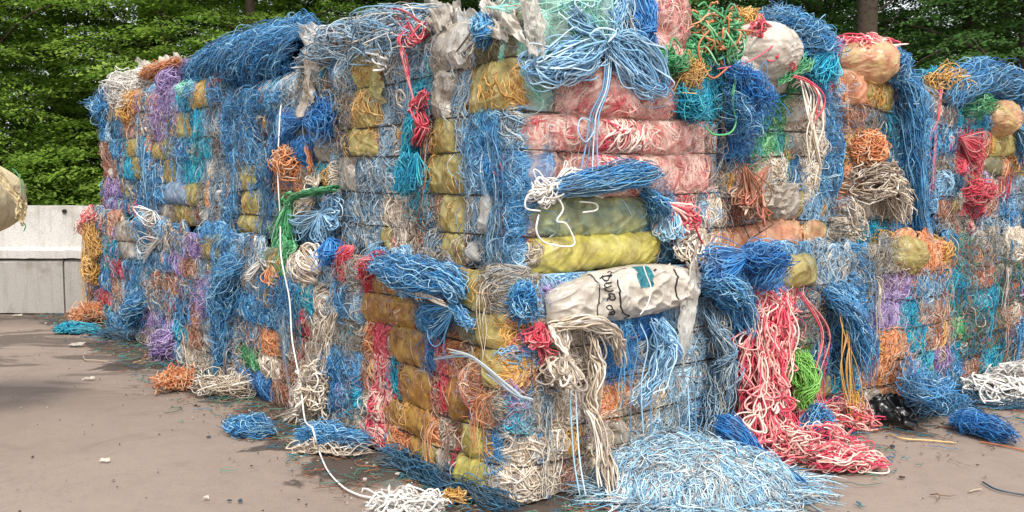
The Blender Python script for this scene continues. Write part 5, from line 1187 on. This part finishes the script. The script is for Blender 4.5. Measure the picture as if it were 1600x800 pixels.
for pts in (((500, 470), (508, 500), (500, 560), (498, 590)), ((525, 480), (515, 530), (508, 580))): skein(tb, [FLL.px(x, y, .1) for x, y in pts], 8, .0055, [.02, .03, .03], wob=.01)
ball(tb, FLL.px(502, 605, .1), (.16, .12, .16), 80, .0055, tangle=.25, arc=(.8, 2)); skein(tb, [FLL.px(490, 610, .12), FLL.px(480, 650, .14), FLL.px(468, 675, .16)], 22, .0055, [.05, .06, .05], wob=.02)
petals(tb, FLL.px(470, 640, .14), FLL.px(440, 668, .18), 26, .006, .06)
single('cord_knot', 'cream cord knot with loose ends low on the second lower bale', 'cord', tb, 'w', GH)
tb = TB(); petals(tb, FLL.px(410, 408, .1), FLL.px(388, 440, .12), 8, .006, .07); petals(tb, FLL.px(405, 405, .1), FLL.px(425, 420, .12), 5, .006, .05); single('cord_piece', 'open white cord loops beside a small orange bunch', 'cord', tb, 'W', GH)
tb = TB(); petals(tb, FLL.px(425, 415, .1), FLL.px(422, 448, .12), 26, .005, .05); single('twine_tuft', 'small orange bunch beside the white cord loops', 'twine', tb, 'o', GH)
tb = TB()
skein(tb, [FLL.px(x, y, n) for x, y, n in ((378, 405, .05), (362, 420, .12), (352, 470, .13), (350, 540, .12), (348, 580, .1))], 420, .0026, [.1, .17, .14, .08, .05], flat=.6, wob=.04, ends=.55)
single('twine_skein', 'shaggy blue grey twine hanging over the third lower bale', 'twine', tb, 'b', GH)
tb = TB(); skein(tb, [FLL.px(x, y, n) for x, y, n in ((338, 430, .08), (335, 470, .1), (325, 500, .1))], 120, .0034, [.08, .1, .1], flat=.5, wob=.04, ends=.4); single('twine_tuft', 'dusty violet bunch on the third lower bale', 'twine', tb, 'p', GH)
tb = TB(); skein(tb, [FLL.px(x, y, n) for x, y, n in ((225, 455, .06), (212, 480, .16), (208, 520, .15))], 330, .003, [.12, .14, .12], flat=.6, wob=.03, ends=.4); single('twine_skein', 'bright blue hank hanging low on the far lower bales', 'twine', tb, 'b', GH)
tb = TB(); skein(tb, [FLL.px(x, y, n) for x, y, n in ((268, 515, .1), (262, 540, .16), (258, 555, .16))], 120, .0048, [.12, .15, .12], flat=.6, wob=.04, ends=.4); single('twine_tuft', 'violet twine bunch at the foot of the far row', 'twine', tb, 'p', GH)
tb = TB(); petals(tb, FLL.px(240, 330, .1), FLL.px(232, 352, .12), 16, .0055, .12, lmin=.5); petals(tb, FLL.px(250, 375, .12), FLL.px(215, 395, .14), 9, .005, .07); single('cord_piece', 'coiled white cord loops half way up the far stack', 'cord', tb, 'W', GH)
# far end: hanging straw twine
tb = TB(); skein(tb, [FLL.px(x, y, .12) for x, y in ((140, 350), (146, 375), (152, 400))], 60, .0045, [.1, .08, .06], wob=.03); ball(tb, FLL.px(148, 420, .1), (.14, .12, .2), 110, .005, tangle=.15); single('tangled_twine', 'straw yellow twine net hanging at the outer end beside the wall', 'twine', tb, 'y', GH)
tb = TB(); skein(tb, [FLL.px(150, 335, .05), FLL.px(138, 345, .12), FLL.px(128, 362, .15)], 46, .0045, [.1, .1, .08], wob=.04); single('twine_tuft', 'pale pink twine tuft at the outer end of the ledge beside the wall', 'twine', tb, 'r', GH)
tb = TB(); [tb.add(spline([FLL.px(x, 350, .1), FLL.px(x - 3, 420, .18), FLL.px(x + 2, 480, .16), FLL.px(x + 3, 495, .2)], 16), .005, 4) for x in (130, 134)]; single('cord_piece', 'two thin straw cords hanging in front of the grey block', 'cord', tb, 'y', GH)

# long white cord down the left face and over the ground
tb = TB(); pts = [FLU.px(440, 150, .02), FLU.px(434, 185, .15), FLU.px(433, 240, .17), FLU.px(437, 300, .17), FLU.px(440, 350, .17)] + [FLL.px(x, y, n) for x, y, n in ((443, 400, .2), (448, 455, .2), (452, 510, .2), (460, 560, .22), (470, 615, .24), (481, 655, .30))] + [gp(488, 668, .20), gp(494, 690, .13), gp(499, 706, .02), gp(512, 735, .008), gp(535, 760, .008), gp(560, 773, .008), gp(583, 778, .01)]
wv = spline(pts, 110); wv[:70] += np.stack([smooth_noise(1, 70, .012, 2.5)[0], 0 * np.arange(70), 0 * np.arange(70)], -1); tb.add(wv, .0052, 6, .6); single('long_white_cord', 'single long white cord hanging down the face and trailing over the ground', 'cord', tb, 'W')

# --- on the ground
def ground_skein(pts, N, rad, radii, code, label, h=.04, name='twine_skein', **k):
    tb = TB(); kk = dict(flat=.55, wob=.02, ends=.4, floor=rad); kk.update(k)
    skein(tb, [gp(x, y, h) for x, y in pts], N, rad, radii, **kk); return single(name, label, 'twine', tb, code, GG)
ground_skein([(118, 500), (135, 492), (160, 490), (188, 490)], 230, .0045, [.08, .16, .2, .15], 'o', 'rusty orange heap at the foot of the far stack end', h=.1, flat=.5, wob=.05, name='tangled_twine')
ground_skein([(85, 516), (105, 513), (130, 514), (155, 517)], 220, .0036, [.06, .12, .12, .06], 't', 'turquoise blue skein lying out from the far stack end')
ground_skein([(150, 520), (180, 522), (210, 530)], 140, .003, [.08, .12, .08], 'd', 'dark wet green skein beside the turquoise one', h=.03)
ground_skein([(243, 604), (262, 596), (285, 592), (305, 592)], 120, .0042, [.03, .08, .12, .09], 'o', 'orange red twine tuft at the foot of the third lower bale', h=.08, wob=.04, name='twine_tuft')
ground_skein([(305, 596), (335, 600), (368, 605), (385, 602)], 110, .0046, [.06, .10, .11, .07], 'w', 'cream twine at the foot of the third lower bale', h=.07, wob=.05, name='tangled_twine')
ground_skein([(358, 656), (378, 664), (400, 668), (426, 674)], 320, .0028, [.05, .11, .12, .06], 'b', 'separate blue skein lying on the open ground', h=.05, twist=.3)
ground_skein([(462, 680), (495, 678), (530, 682), (578, 690)], 420, .0026, [.08, .12, .10, .07], 'b', 'blue skein at the foot of the second lower bale beside the long cord', h=.08, wob=.02)
ground_skein([(455, 705), (475, 700), (500, 700), (540, 706), (590, 704)], 46, .0048, [.05, .07, .06, .05, .03], 'w', 'cream and rust cords lying before the blue skein', h=.02, wob=.04)
ground_skein([(592, 712), (640, 722), (690, 745), (745, 765), (810, 795)], 330, .0028, [.07, .09, .10, .10, .09], 'd', 'long dark blue skein along the foot of the nearest bale', h=.03, wob=.03, K=34, ends=.4)
tb = TB()
for i in range(9): petals(tb, gp(640 + rng.uniform(-20, 20), 792, .03), gp(590 + i * 12, 776 + rng.uniform(-4, 16), .05), 9, .0058, .04, .04, floor=.006, lmin=.6)
skein(tb, [gp(575, 800, .03), gp(630, 790, .05), gp(700, 800, .03)], 60, .0058, [.08, .13, .08], flat=.5, wob=.03, floor=.006, ends=.3, sides=4)
tb.add(spline([gp(583, 778, .02), gp(588, 768, .03), gp(602, 766, .06), gp(640, 775, .06), gp(690, 785, .01)], 30), .0062, 5)
single('tangled_twine', 'heap of thick white cord on the ground before the nearest bale', 'twine', tb, 'W', GG)
ground_skein([(692, 775), (710, 776), (728, 780)], 50, .004, [.03, .05, .03], 'y', 'small amber twine scrap beside the white cord heap', h=.02, name='twine_tuft')
tb = TB()
for pts in (((700, 545), (740, 560), (790, 600), (812, 620)), ((680, 560), (720, 555), (745, 560)), ((760, 580), (800, 612), (830, 625))): 
    for j in range(3): tb.add(spline([FLL.px(x + rng.normal(0, 2), y + rng.normal(0, 2), .12) for x, y in pts], 20), .0045, 4)
single('cord_piece', 'grey blue cords slanting across the nearest lower bale to its corner', 'cord', tb, 's', GH)

# pale blue heap at the foot of the corner face
M_MAT = plain('matted_blue_twine', '7d96a6', .9, .1, '566672', bump=.8, scale=40)
def mound():
    c = gp(1078, 770, 0)[:2]; tb = TB(); ctr = np.array([c[0] + .04, c[1] + .12])
    def height(x, y):
        q = ((x - ctr[0]) / .53) ** 2 + ((y - ctr[1]) / .44) ** 2
        return .18 * np.clip(1 - q, 0, 1) ** .55 * (1 + .15 * vn2(x * 5, y * 5, 3)) * (1 + .35 * np.clip((ctr[0] - x) / .8, -1, 1)) + .0
    # a rough body under the strands
    a = np.linspace(0, 2 * np.pi, 61)[:-1]; rr = np.linspace(0.02, 1.0, 20)
    root = empty('tangled_twine', (ctr[0], ctr[1], 0), 'large heap of pale blue chopped twine on the ground below the corner face', 'twine', GG)
    X = ctr[0] + np.outer(rr, np.cos(a)) * .49; Y = ctr[1] + np.outer(rr, np.sin(a)) * .41; Z = height(X, Y) * .86 + .003
    i = np.arange(X.size).reshape(X.shape); q = np.stack([i[:-1], np.roll(i, -1, 1)[:-1], np.roll(i, -1, 1)[1:], i[1:]], -1).reshape(-1, 4)
    link('matted_core', make_mesh('matted_core', np.stack([X, Y, Z], -1).reshape(-1, 3) - np.array(root.location), q, None, M_MAT), root)
    for N_, code, part in ((6200, 'l', 'pale_blue_strands'), (1700, 's', 'dusty_strands'), (300, 'k', 'brown_strands')):
        tb = TB(); K = 9
        r_ = np.sqrt(rng.random(N_)) * 1.04; th = rng.random(N_) * 2 * np.pi
        x0 = ctr[0] + r_ * np.cos(th) * .55; y0 = ctr[1] + r_ * np.sin(th) * .46
        keep = y0 < ctr[1] + .38; x0, y0 = x0[keep], y0[keep]; n = len(x0)
        flow = 3.2 * vn2(x0 * 4.2, y0 * 4.2, 12) + math.pi / 2 + rng.normal(0, .35, n)
        x, y = walk(n, K, rng.uniform(.08, .34, n) * np.where(rng.random(n) < .2, 2.0, 1.), 0, 0, 2.6)
        cx, sx = np.cos(flow)[:, None], np.sin(flow)[:, None]
        X = x0[:, None] + x * cx - y * sx; Y = y0[:, None] + x * sx + y * cx
        s = np.linspace(-1, 1, K)[None]; lift = rng.normal(0, .026, (n, 1)) * s + rng.uniform(-.02, .03, (n, 1)) + .02 * (1 - s ** 2)
        Z = np.maximum(height(X, Y) + lift, .004 + rng.random((n, 1)) * .012)
        tb.add(np.stack([X, Y, Z], -1), (.0031 if code != 's' else .0028) * rng.uniform(.7, 1.2, n), 4)
        tb.build(part, twine_mat(code), root)
mound()
tb = TB(); skein(tb, [FRL.px(1128, 655, .25), FRL.px(1140, 668, .32), gp(1175, 712, .10), gp(1210, 735, .05), gp(1250, 770, .02)], 420, .0026, [.05, .10, .09, .07, .08], flat=.7, wob=.012, ends=.35, K=26, floor=.004, twist=.2)
single('twine_skein', 'deep blue skein sliding down between the pale heap and the red cords', 'twine', tb, 'B', GG)
# red and cream cascade
tb = TB()
for x0, x1 in ((1172, 1176), (1188, 1192), (1204, 1202), (1222, 1210), (1180, 1216)):
    skein(tb, [FRL.px(x0, 462, .03), FRL.px(x0 + 4, 490, .13), FRL.px((x0 + x1) / 2, 560, .17), FRL.px(x1, 640, .22), FRL.px(x1 + 10, 700, .32)], 34, .0052, [.06, .08, .1, .1, .12], flat=.6, wob=.03, ends=.5, sides=4, K=30)
for i in range(16):
    x = rng.uniform(1172, 1228); y = rng.uniform(480, 680); petals(tb, FRL.px(x, y, .18 + (y - 480) * .0008), FRL.px(x + rng.normal(0, 9), y + rng.uniform(10, 60), .2 + (y - 480) * .001), 5, .0052, .07, .04)
single('red_and_cream_cord', 'thick red and cream cords cascading down the second column', 'cord', tb, 'r', GH)
tb = TB()
for (x, y, n_) in ((1240, 700, .0), (1290, 690, 0), (1320, 650, 0), (1215, 690, 0), (1270, 640, 0)):
    c = gp(x, y, .08); ball(tb, c, (.17, .14, .09), 46, .0046, tangle=.35)
skein(tb, [gp(1262, 712, .08), gp(1300, 712, .09), gp(1345, 716, .07), gp(1385, 726, .03)], 100, .005, [.09, .10, .08, .04], flat=.7, wob=.02, ends=.3, sides=4, floor=.006, twist=.3)
for pts in (((1250, 690), (1320, 692), (1370, 715), (1388, 738), (1340, 735), (1260, 715)), ((1300, 690), (1350, 700), (1380, 730))): tb.add(spline([gp(x, y, .012) for x, y in pts], 30), .005, 5)
single('red_and_cream_cord', 'pile of red and cream cord with a twisted end on the open ground', 'cord', tb, 'r', GG)
tb = TB(); skein(tb, [FRL.px(1248, 550, .14), FRL.px(1258, 590, .2), FRL.px(1256, 640, .2)], 150, .0034, [.07, .10, .07], flat=.7, twist=.4, wob=.015); single('twine_skein', 'bright lime green skein beside the red and cream cascade', 'twine', tb, 'G', GH)
tb = TB(); ball(tb, FRL.px(1278, 672, .3), (.11, .1, .16), 170, .003, tangle=.12); single('tangled_twine', 'blue bunch wrapped in the red cord pile', 'twine', tb, 'b', GG)
tb = TB(); 
for j in range(5): tb.add(spline([FRL.px(1245 + j * 2, 455, .1), FRL.px(1290 + rng.normal(0, 6), 520, .16), FRL.px(1285 + rng.normal(0, 10), 600, .18), FRL.px(1290 + rng.normal(0, 12), 680, .25)], 26), .0045, 4)
single('pink_cord', 'long pink cords crossing the lower bale of the second column', 'cord', tb, 'R', GH)
tb = TB(); skein(tb, [FRL.px(x, y, n) for x, y, n in ((1295, 455, .02), (1315, 465, .13), (1328, 530, .16), (1335, 590, .12))], 620, .0026, [.08, .14, .16, .12], flat=.5, wob=.025, ends=.5, K=24)
single('twine_skein', 'dense blue fringe hanging between the second and third columns', 'twine', tb, 'b', GH)
tb = TB(); 
for j in range(10): tb.add(spline([FRL.px(1308 + j, 455, .12), FRL.px(1325 + rng.normal(0, 4), 510, .2), FRL.px(1322 + rng.normal(0, 8), 580, .22), FRL.px(1335 + rng.normal(0, 8), 660, .22)], 22), .0038, 4)
skein(tb, [FRL.px(1335, 610, .2), FRL.px(1345, 660, .25)], 30, .004, [.03, .05])
single('cord_piece', 'yellow and green strands trailing over the dense blue fringe', 'cord', tb, 'y', GH)
o = sheet('black_plastic_sheet', [gp(1350, 664, .01), gp(1436, 670, .01), gp(1425, 660) + [0, 0, .13], gp(1368, 655) + [0, 0, .17]], M_BLACK, seed=61, amp=.05, nu=40, nv=26, fr=4); single_sheet(o, 'shiny black plastic scrap on the ground at the foot of the third column', 'plastic sheet')
o = sheet('plastic_sheet', [gp(1290, 660, .01), gp(1375, 652, .01), gp(1372, 646) + [0, 0, .10], gp(1300, 648) + [0, 0, .14]], 'A', seed=62, amp=.06); single_sheet(o, 'dusty beige plastic film behind the black scrap', 'plastic sheet')
tb = TB(); skein(tb, [FRL.px(1420, 560, .1), gp(1440, 610, .25), gp(1470, 622, .10), gp(1520, 640, .06)], 260, .0027, [.08, .13, .12, .07], flat=.6, wob=.05, ends=.6, floor=.004); single('tangled_twine', 'blue frayed spill at the foot of the third column', 'twine', tb, 'b', GG)
ground_skein([(1482, 655), (1510, 658), (1545, 668), (1580, 685)], 380, .0026, [.05, .13, .12, .08], 'B', 'bright blue skein lying out on the ground beside the black scrap', h=.06, wob=.015)
ground_skein([(1450, 610), (1500, 622), (1560, 630), (1640, 635)], 260, .0026, [.1, .14, .12, .1], 'd', 'flat dark blue strands spread before the last column', h=.02, flat=.15, wob=.05)
tb = TB()
for (x, y) in ((1555, 610), (1585, 590), (1600, 610), (1625, 595)): ball(tb, gp(x, y, .10), (.22, .16, .12), 60, .0075, tangle=.15, arc=(1.5, 4))
skein(tb, [gp(1545, 600, .1), gp(1580, 575, .25), gp(1615, 580, .25)], 24, .0075, [.06, .1, .08], wob=.02)
single('tangled_twine', 'heap of thick white rope at the foot of the last column', 'rope', tb, 'W', GG)
# last column: arch of blue twine over the top, red hanging strands
tb = TB(); F3 = Face(at(.32, 4.27), DR, -DL, 3, ZU, 91)
skein(tb, [F3.px(x, y, n) for x, y, n in ((1478, 165, .05), (1495, 138, .05), (1530, 122, .0), (1575, 132, .0), (1610, 165, .05))], 900, .0029, [.08, .15, .2, .18, .14], flat=.8, wob=.03, ends=.45, K=24, twist=.25)
skein(tb, [F3.px(x, y, n) for x, y, n in ((1600, 150, .05), (1597, 200, .12), (1600, 270, .1))], 160, .0027, [.08, .08, .05], flat=.5, wob=.02, ends=.4)
single('twine_skein', 'thick arch of blue twine over the top of the last column', 'twine', tb, 'b', GT)
tb = TB(); ball(tb, F3.px(1520, 165, .05), (.2, .15, .12), 90, .0036, tangle=.15); single('tangled_twine', 'dark green twine under the blue arch of the last column', 'twine', tb, 'g', GH)
c = F3.px(1562, 185, .06); r = empty('twine_bag', (c[0], c[1], c[2] - .15), 'yellow film bag tucked under the blue arch', 'bag'); film_ball('film', c, (.19, .15, .16), 'Q', r, 71, .12)
tb = TB(); skein(tb, [F3.px(x, y, n) for x, y, n in ((1440, 120, -.2), (1465, 118, -.1), (1480, 118, -.1))], 120, .003, [.08, .1, .07], wob=.03, twist=.4); single('tangled_twine', 'turquoise bunch on top between the third and last columns', 'twine', tb, 't', GT)
tb = TB(); ball(tb, F3.px(1480, 135, .0), (.18, .14, .16), 80, .0045, tangle=.2); single('tangled_twine', 'orange and cream bunch at the top edge beside the blue arch', 'twine', tb, 'y', GT)
tb = TB()
for pts in (((1470, 140), (1468, 180), (1455, 215), (1452, 240), (1462, 262)), ((1472, 135), (1465, 200), (1460, 300)), ((1460, 200), (1457, 260), (1455, 310))):
    for j in range(2): tb.add(spline([F3.px(x + rng.normal(0, 1.5), y, .16) for x, y in pts], 22), .0048, 4)
single('red_twine', 'red strings hanging in the gap before the last column', 'twine', tb, 'R', GH)
tb = TB(); petals(tb, F3.px(1500, 215, .08), F3.px(1540, 250, .1), 26, .0045, .1); ball(tb, F3.px(1525, 300, .08), (.18, .1, .12), 90, .0042, tangle=.2); single('tangled_twine', 'dark red twine loops on the last upper bale', 'twine', tb, 'R', GH)
tb = TB(); petals(tb, F3.px(1582, 360, .08), F3.px(1590, 430, .12), 24, .006, .07); single('cord_piece', 'white cord loops hanging at mid height on the last column', 'cord', tb, 'W', GH)

# lettering on the peach film of the second column
def film_print():
    tb = TB(); f = lambda x, y: FRU.px(x, y, .125)
    for pts in ([(1158, 343), (1163, 355), (1172, 374), (1209, 350), (1195, 340)],): tb.add(np.array(sum([[f(*pts[i]) * (1 - t) + f(*pts[i + 1]) * t for t in np.linspace(0, 1, 8)] for i in range(len(pts) - 1)], [])), .0028, 4, .5)
    # letters N O M slanting down, and an O beside them
    for pts in ([(1176, 346), (1180, 344)], [(1178, 345), (1182, 351)], [(1179, 351), (1183, 349), (1181, 354), (1185, 352)], [(1182, 357), (1184, 354), (1187, 356), (1185, 359), (1182, 357)], [(1184, 362), (1188, 359), (1186, 364), (1190, 361)], [(1191, 347), (1194, 346), (1196, 350), (1193, 352), (1191, 347)]):
        tb.add(np.array(sum([[f(*pts[i]) * (1 - t) + f(*pts[i + 1]) * t for t in np.linspace(0, 1, 5)] for i in range(len(pts) - 1)], [])), .0022, 4, .5)
    par = [o for o in sc.objects if o.name.startswith('film_sheet') and o.data.materials[0] == film_mat('O') and o.parent and 'second column' in o.parent['label']][-1]
    v = np.concatenate(tb.v) - np.array(par.parent.location); link('lettering', make_mesh('lettering', v, np.concatenate(tb.q), None, M_INK), par)
film_print()

# --- beige big bag beside the photographer, standing on a second one
M_SACK = plain('woven_sack', 'cbbb98', .8, .2, 'b3a27e', bump=.5, scale=18)
def sack(x, y, z0, w, h, label, seed):
    r = empty('big_bag', (x, y, z0), label, 'big bag', 'woven beige bulk bags')
    n = 64; m = 40; th = np.linspace(0, 2 * np.pi, n); t = np.linspace(0, 1, m)
    T_, H_ = np.meshgrid(th, t); e = .62 + .1 * vn2(H_ * 2, 0 * H_, seed)
    c, s_ = np.cos(T_), np.sin(T_); k = (np.abs(c) ** 3.2 + np.abs(s_) ** 3.2) ** (-1 / 3.2)
    pr = np.clip(1 - np.abs(2 * H_ - 1.0) ** 3.4, 0, 1) ** .42 * (1 - .2 * (2 * H_ - 1) ** 2)
    R_ = w / 2 * k * pr * (1 + .03 * vn(np.stack([c * 2.5, s_ * 2.5, H_ * 3 + seed], -1)) + .035 * (1 - np.abs(vn(np.stack([c * 4, s_ * 4, H_ * 4 + seed], -1)))) ** 4 + .02 * (1 - np.abs(vn(np.stack([c * 9, s_ * 9, H_ * 5 + seed], -1)))) ** 4)
    P = np.stack([R_ * c, R_ * s_, H_ * h], -1); P[:, -1] = P[:, 0]
    body = link('sack_body', make_mesh('sack_body', P.reshape(-1, 3), grid_quads(n, m), None, M_SACK), r)
    # folded hem and loops at the side towards the stack
    tb = TB()
    hem = [np.array([w / 2 * 1.02 * math.cos(a), w / 2 * 1.02 * math.sin(a), 0]) for a in (.1, -.1)]
    q = np.linspace(.08, .95, 26); pr1 = np.clip(1 - np.abs(2 * q - 1) ** 3.4, 0, 1) ** .42 * (1 - .2 * (2 * q - 1) ** 2)
    ang = R(-32); kk = (abs(math.cos(ang)) ** 3.2 + abs(math.sin(ang)) ** 3.2) ** (-1 / 3.2)
    Lh = np.stack([w / 2 * kk * pr1 * math.cos(ang) * 1.015, w / 2 * kk * pr1 * math.sin(ang) * 1.015, q * h], -1)
    tb.add(Lh, .016, 6, .5); v = np.concatenate(tb.v); link('hem', make_mesh('hem', v, np.concatenate(tb.q), None, M_SACK), r)
    return r, Lh
bx, by = at_depth(-58, 300, 5.6)[:2]
z_top = at_depth(10, 262, 5.6)[2]; z_bot = at_depth(10, 378, 5.6)[2]
sack(bx - .82, by, 0, .8, z_bot - .0, 'lower beige bulk bag carrying the one beside the pale wall', 3)
r, Lh = sack(bx - .24, by, z_bot - .01, .98, z_top - z_bot + .10, 'beige woven bulk bag at the picture edge with green string at its corner', 8)
tb = TB()
for pts in (((18, 262), (28, 272), (34, 290), (34, 318), (38, 330), (33, 345), (40, 352), (37, 362)),): tb.add(spline([at_depth(x, y, 5.3) for x, y in pts], 20), .0035, 4)
tb.build('green_string', twine_mat('g'), r)
sheet('torn_flap', [at_depth(24, 352, 5.28), at_depth(41, 346, 5.3), at_depth(43, 318, 5.3), at_depth(24, 290, 5.25)], M_SACK, r, seed=71, amp=.025, ragged=.03)
sheet('hem_fold', [at_depth(-14, 268, 5.18), at_depth(-8, 256, 5.18), at_depth(37, 318, 5.25), at_depth(30, 326, 5.25)], M_SACK, r, seed=72, amp=.012)

# --- litter on the ground
def litter():
    g = np.random.default_rng(21); V = []; Q = []; Rn = []; n0 = 0
    m, nt, p, o = new_mat('litter'); a = nt.nodes.new('ShaderNodeAttribute'); a.attribute_name = 'rnd'
    rp = ramp(nt, ['3a2f28', '4a3f35', '2b2724', '6b5d50', 'b9b0a6', '5a4c40', '30404c', '7d6f62']); nt.links.new(a.outputs['Fac'], rp.inputs[0]); nt.links.new(rp.outputs[0], p.inputs['Base Color']); p.inputs['Roughness'].default_value = .8
    N_ = 2200
    for i in range(N_):
        if g.random() < .5:
            L = g.random() * 9; s = g.normal(0, .28); P = CL + DL * L - DR * abs(s) - DR * .1
        elif g.random() < .3:
            L = g.random() * 5; s = g.normal(0, .35); P = CL + DR * L - DL * abs(s) - DL * .15
        else: P = np.array([g.uniform(-7, 5), 2.2 + 9 * g.random() ** 1.2])
        sz = g.uniform(.003, .010) * (1.8 if g.random() < .06 else 1); an = g.random() * 6.28; k = 5
        w = g.uniform(.3, .9)
        th = np.linspace(0, 2 * np.pi, k + 1)[:-1] + g.normal(0, .2, k)
        x = np.cos(th) * sz; y = np.sin(th) * sz * w; X = P[0] + x * math.cos(an) - y * math.sin(an); Y = P[1] + x * math.sin(an) + y * math.cos(an)
        base = np.stack([X, Y, np.full(k, .001)], -1); top = np.stack([X, Y, np.full(k, .001 + sz * .5) + g.normal(0, sz * .15, k)], -1); cn = np.array([[P[0], P[1], .002 + sz * .6]])
        V.append(np.concatenate([base, top, cn])); 
        for j in range(k): Q.append((n0 + j, n0 + (j + 1) % k, n0 + k + (j + 1) % k, n0 + k + j)); Q.append((n0 + k + j, n0 + k + (j + 1) % k, n0 + 2 * k, n0 + 2 * k))
        Rn += [g.random()] * (2 * k + 1); n0 += 2 * k + 1
    V = np.concatenate(V); me = bpy.data.meshes.new('ground_litter'); me.from_pydata([tuple(v) for v in V], [], [tuple(dict.fromkeys(q)) for q in Q]); at_ = me.attributes.new('rnd', 'FLOAT', 'POINT'); at_.data.foreach_set('value', np.array(Rn, np.float32)); me.materials.append(m)
    tag(link('ground_litter', me), 'scattered grit and dark crumbs over the yard surface', 'litter', kind='stuff')
litter()
def fibres():
    tb = TB(); n = 1100; K = 10
    g = rng; L = g.random(n) * 9; right = g.random(n) < .45
    base = np.where(right[:, None], CL + DR * (L[:, None] * .55) - DL * (np.abs(g.normal(0, .35, n)) + .15)[:, None], CL + DL * L[:, None] - DR * (np.abs(g.normal(0, .22, n)) + .12)[:, None])
    x, y = walk(n, K, g.uniform(.05, .35, n), 0, 3.1, 2.5)
    P = np.stack([base[:, :1] + x, base[:, 1:] + y, np.full((n, K), .004) + g.random((n, K)) * .012], -1)
    tb.add(P, .0022 * g.uniform(.7, 1.5, n), 3); o = tb.build('loose_fibres', twine_mat('x')); tag(o, 'loose dirty fibres strewn along the foot of the bales', 'fibres', kind='stuff')
fibres()
def scrap(x, y, w, d, code, label, seed):
    c = gp(x, y, 0); o = sheet('plastic_scrap', [c + [-w, -d, .006], c + [w, -d * .6, .006], c + [w * .8, d, .02], c + [-w * .9, d * .8, .015]], code, seed=seed, amp=.008, nu=12, nv=10, fr=3)
    single_sheet(o, label, 'plastic scrap', 'small plastic scraps on the ground')
scrap(28, 494, .06, .03, 'Z', 'white scrap near the foot of the grey wall block', 1)
scrap(120, 540, .07, .06, 'Z', 'white scrap on the damp patch before the turquoise skein', 2)
scrap(131, 525, .06, .04, 'P', 'pink scrap beside the turquoise skein', 3)
scrap(198, 477, .06, .03, 'Z', 'white scrap high on the litter by the far bale', 4)
scrap(140, 593, .05, .02, 'Z', 'small white scrap on the streaked ground', 5)
scrap(164, 722, .03, .012, 'Z', 'white sliver on the bare ground', 6)
scrap(322, 780, .014, .012, 'Z', 'white crumb on the bare foreground', 7)
for pts, code, rad, lab in (
   ([(130, 556), (134, 562), (150, 563), (170, 565)], 'w', .006, 'short bent white cord on the damp streak'),
   ([(208, 567), (225, 562), (242, 556)], 'y', .005, 'thin straw stick pointing to the violet bunch'),
   ([(1388, 676), (1410, 685), (1450, 688), (1495, 692)], 'y', .005, 'yellow green cord lying before the black scrap'),
   ([(1435, 662), (1480, 667), (1530, 676)], 'e', .006, 'brown twig beside the bright blue skein'),
   ([(1530, 690), (1565, 696), (1605, 705)], 'o', .005, 'orange brown strip on the ground at the picture edge'),
   ([(1534, 752), (1555, 764), (1580, 770), (1610, 775)], 'd', .005, 'dark thin cord in the bare foreground'),
   ([(1240, 732), (1270, 728), (1300, 736)], 'w', .007, 'cream cord end lying out from the red cord pile'),
   ([(1514, 768), (1525, 765), (1534, 764)], 'w', .005, 'short white sliver beside the dark thin cord'),
   ([(1330, 690), (1345, 688), (1366, 691)], 'k', .004, 'thin grey twig beside the twisted red cord end'),
   ([(1240, 800), (1262, 778), (1275, 770)], 'k', .006, 'grey brown scrap of cord at the edge of the pale heap')):
    tb = TB(); tb.add(spline([gp(x, y, rad) for x, y in pts], 22), rad, 5, .6); single('cord_piece', lab, 'cord', tb, code, 'cord pieces on the ground')
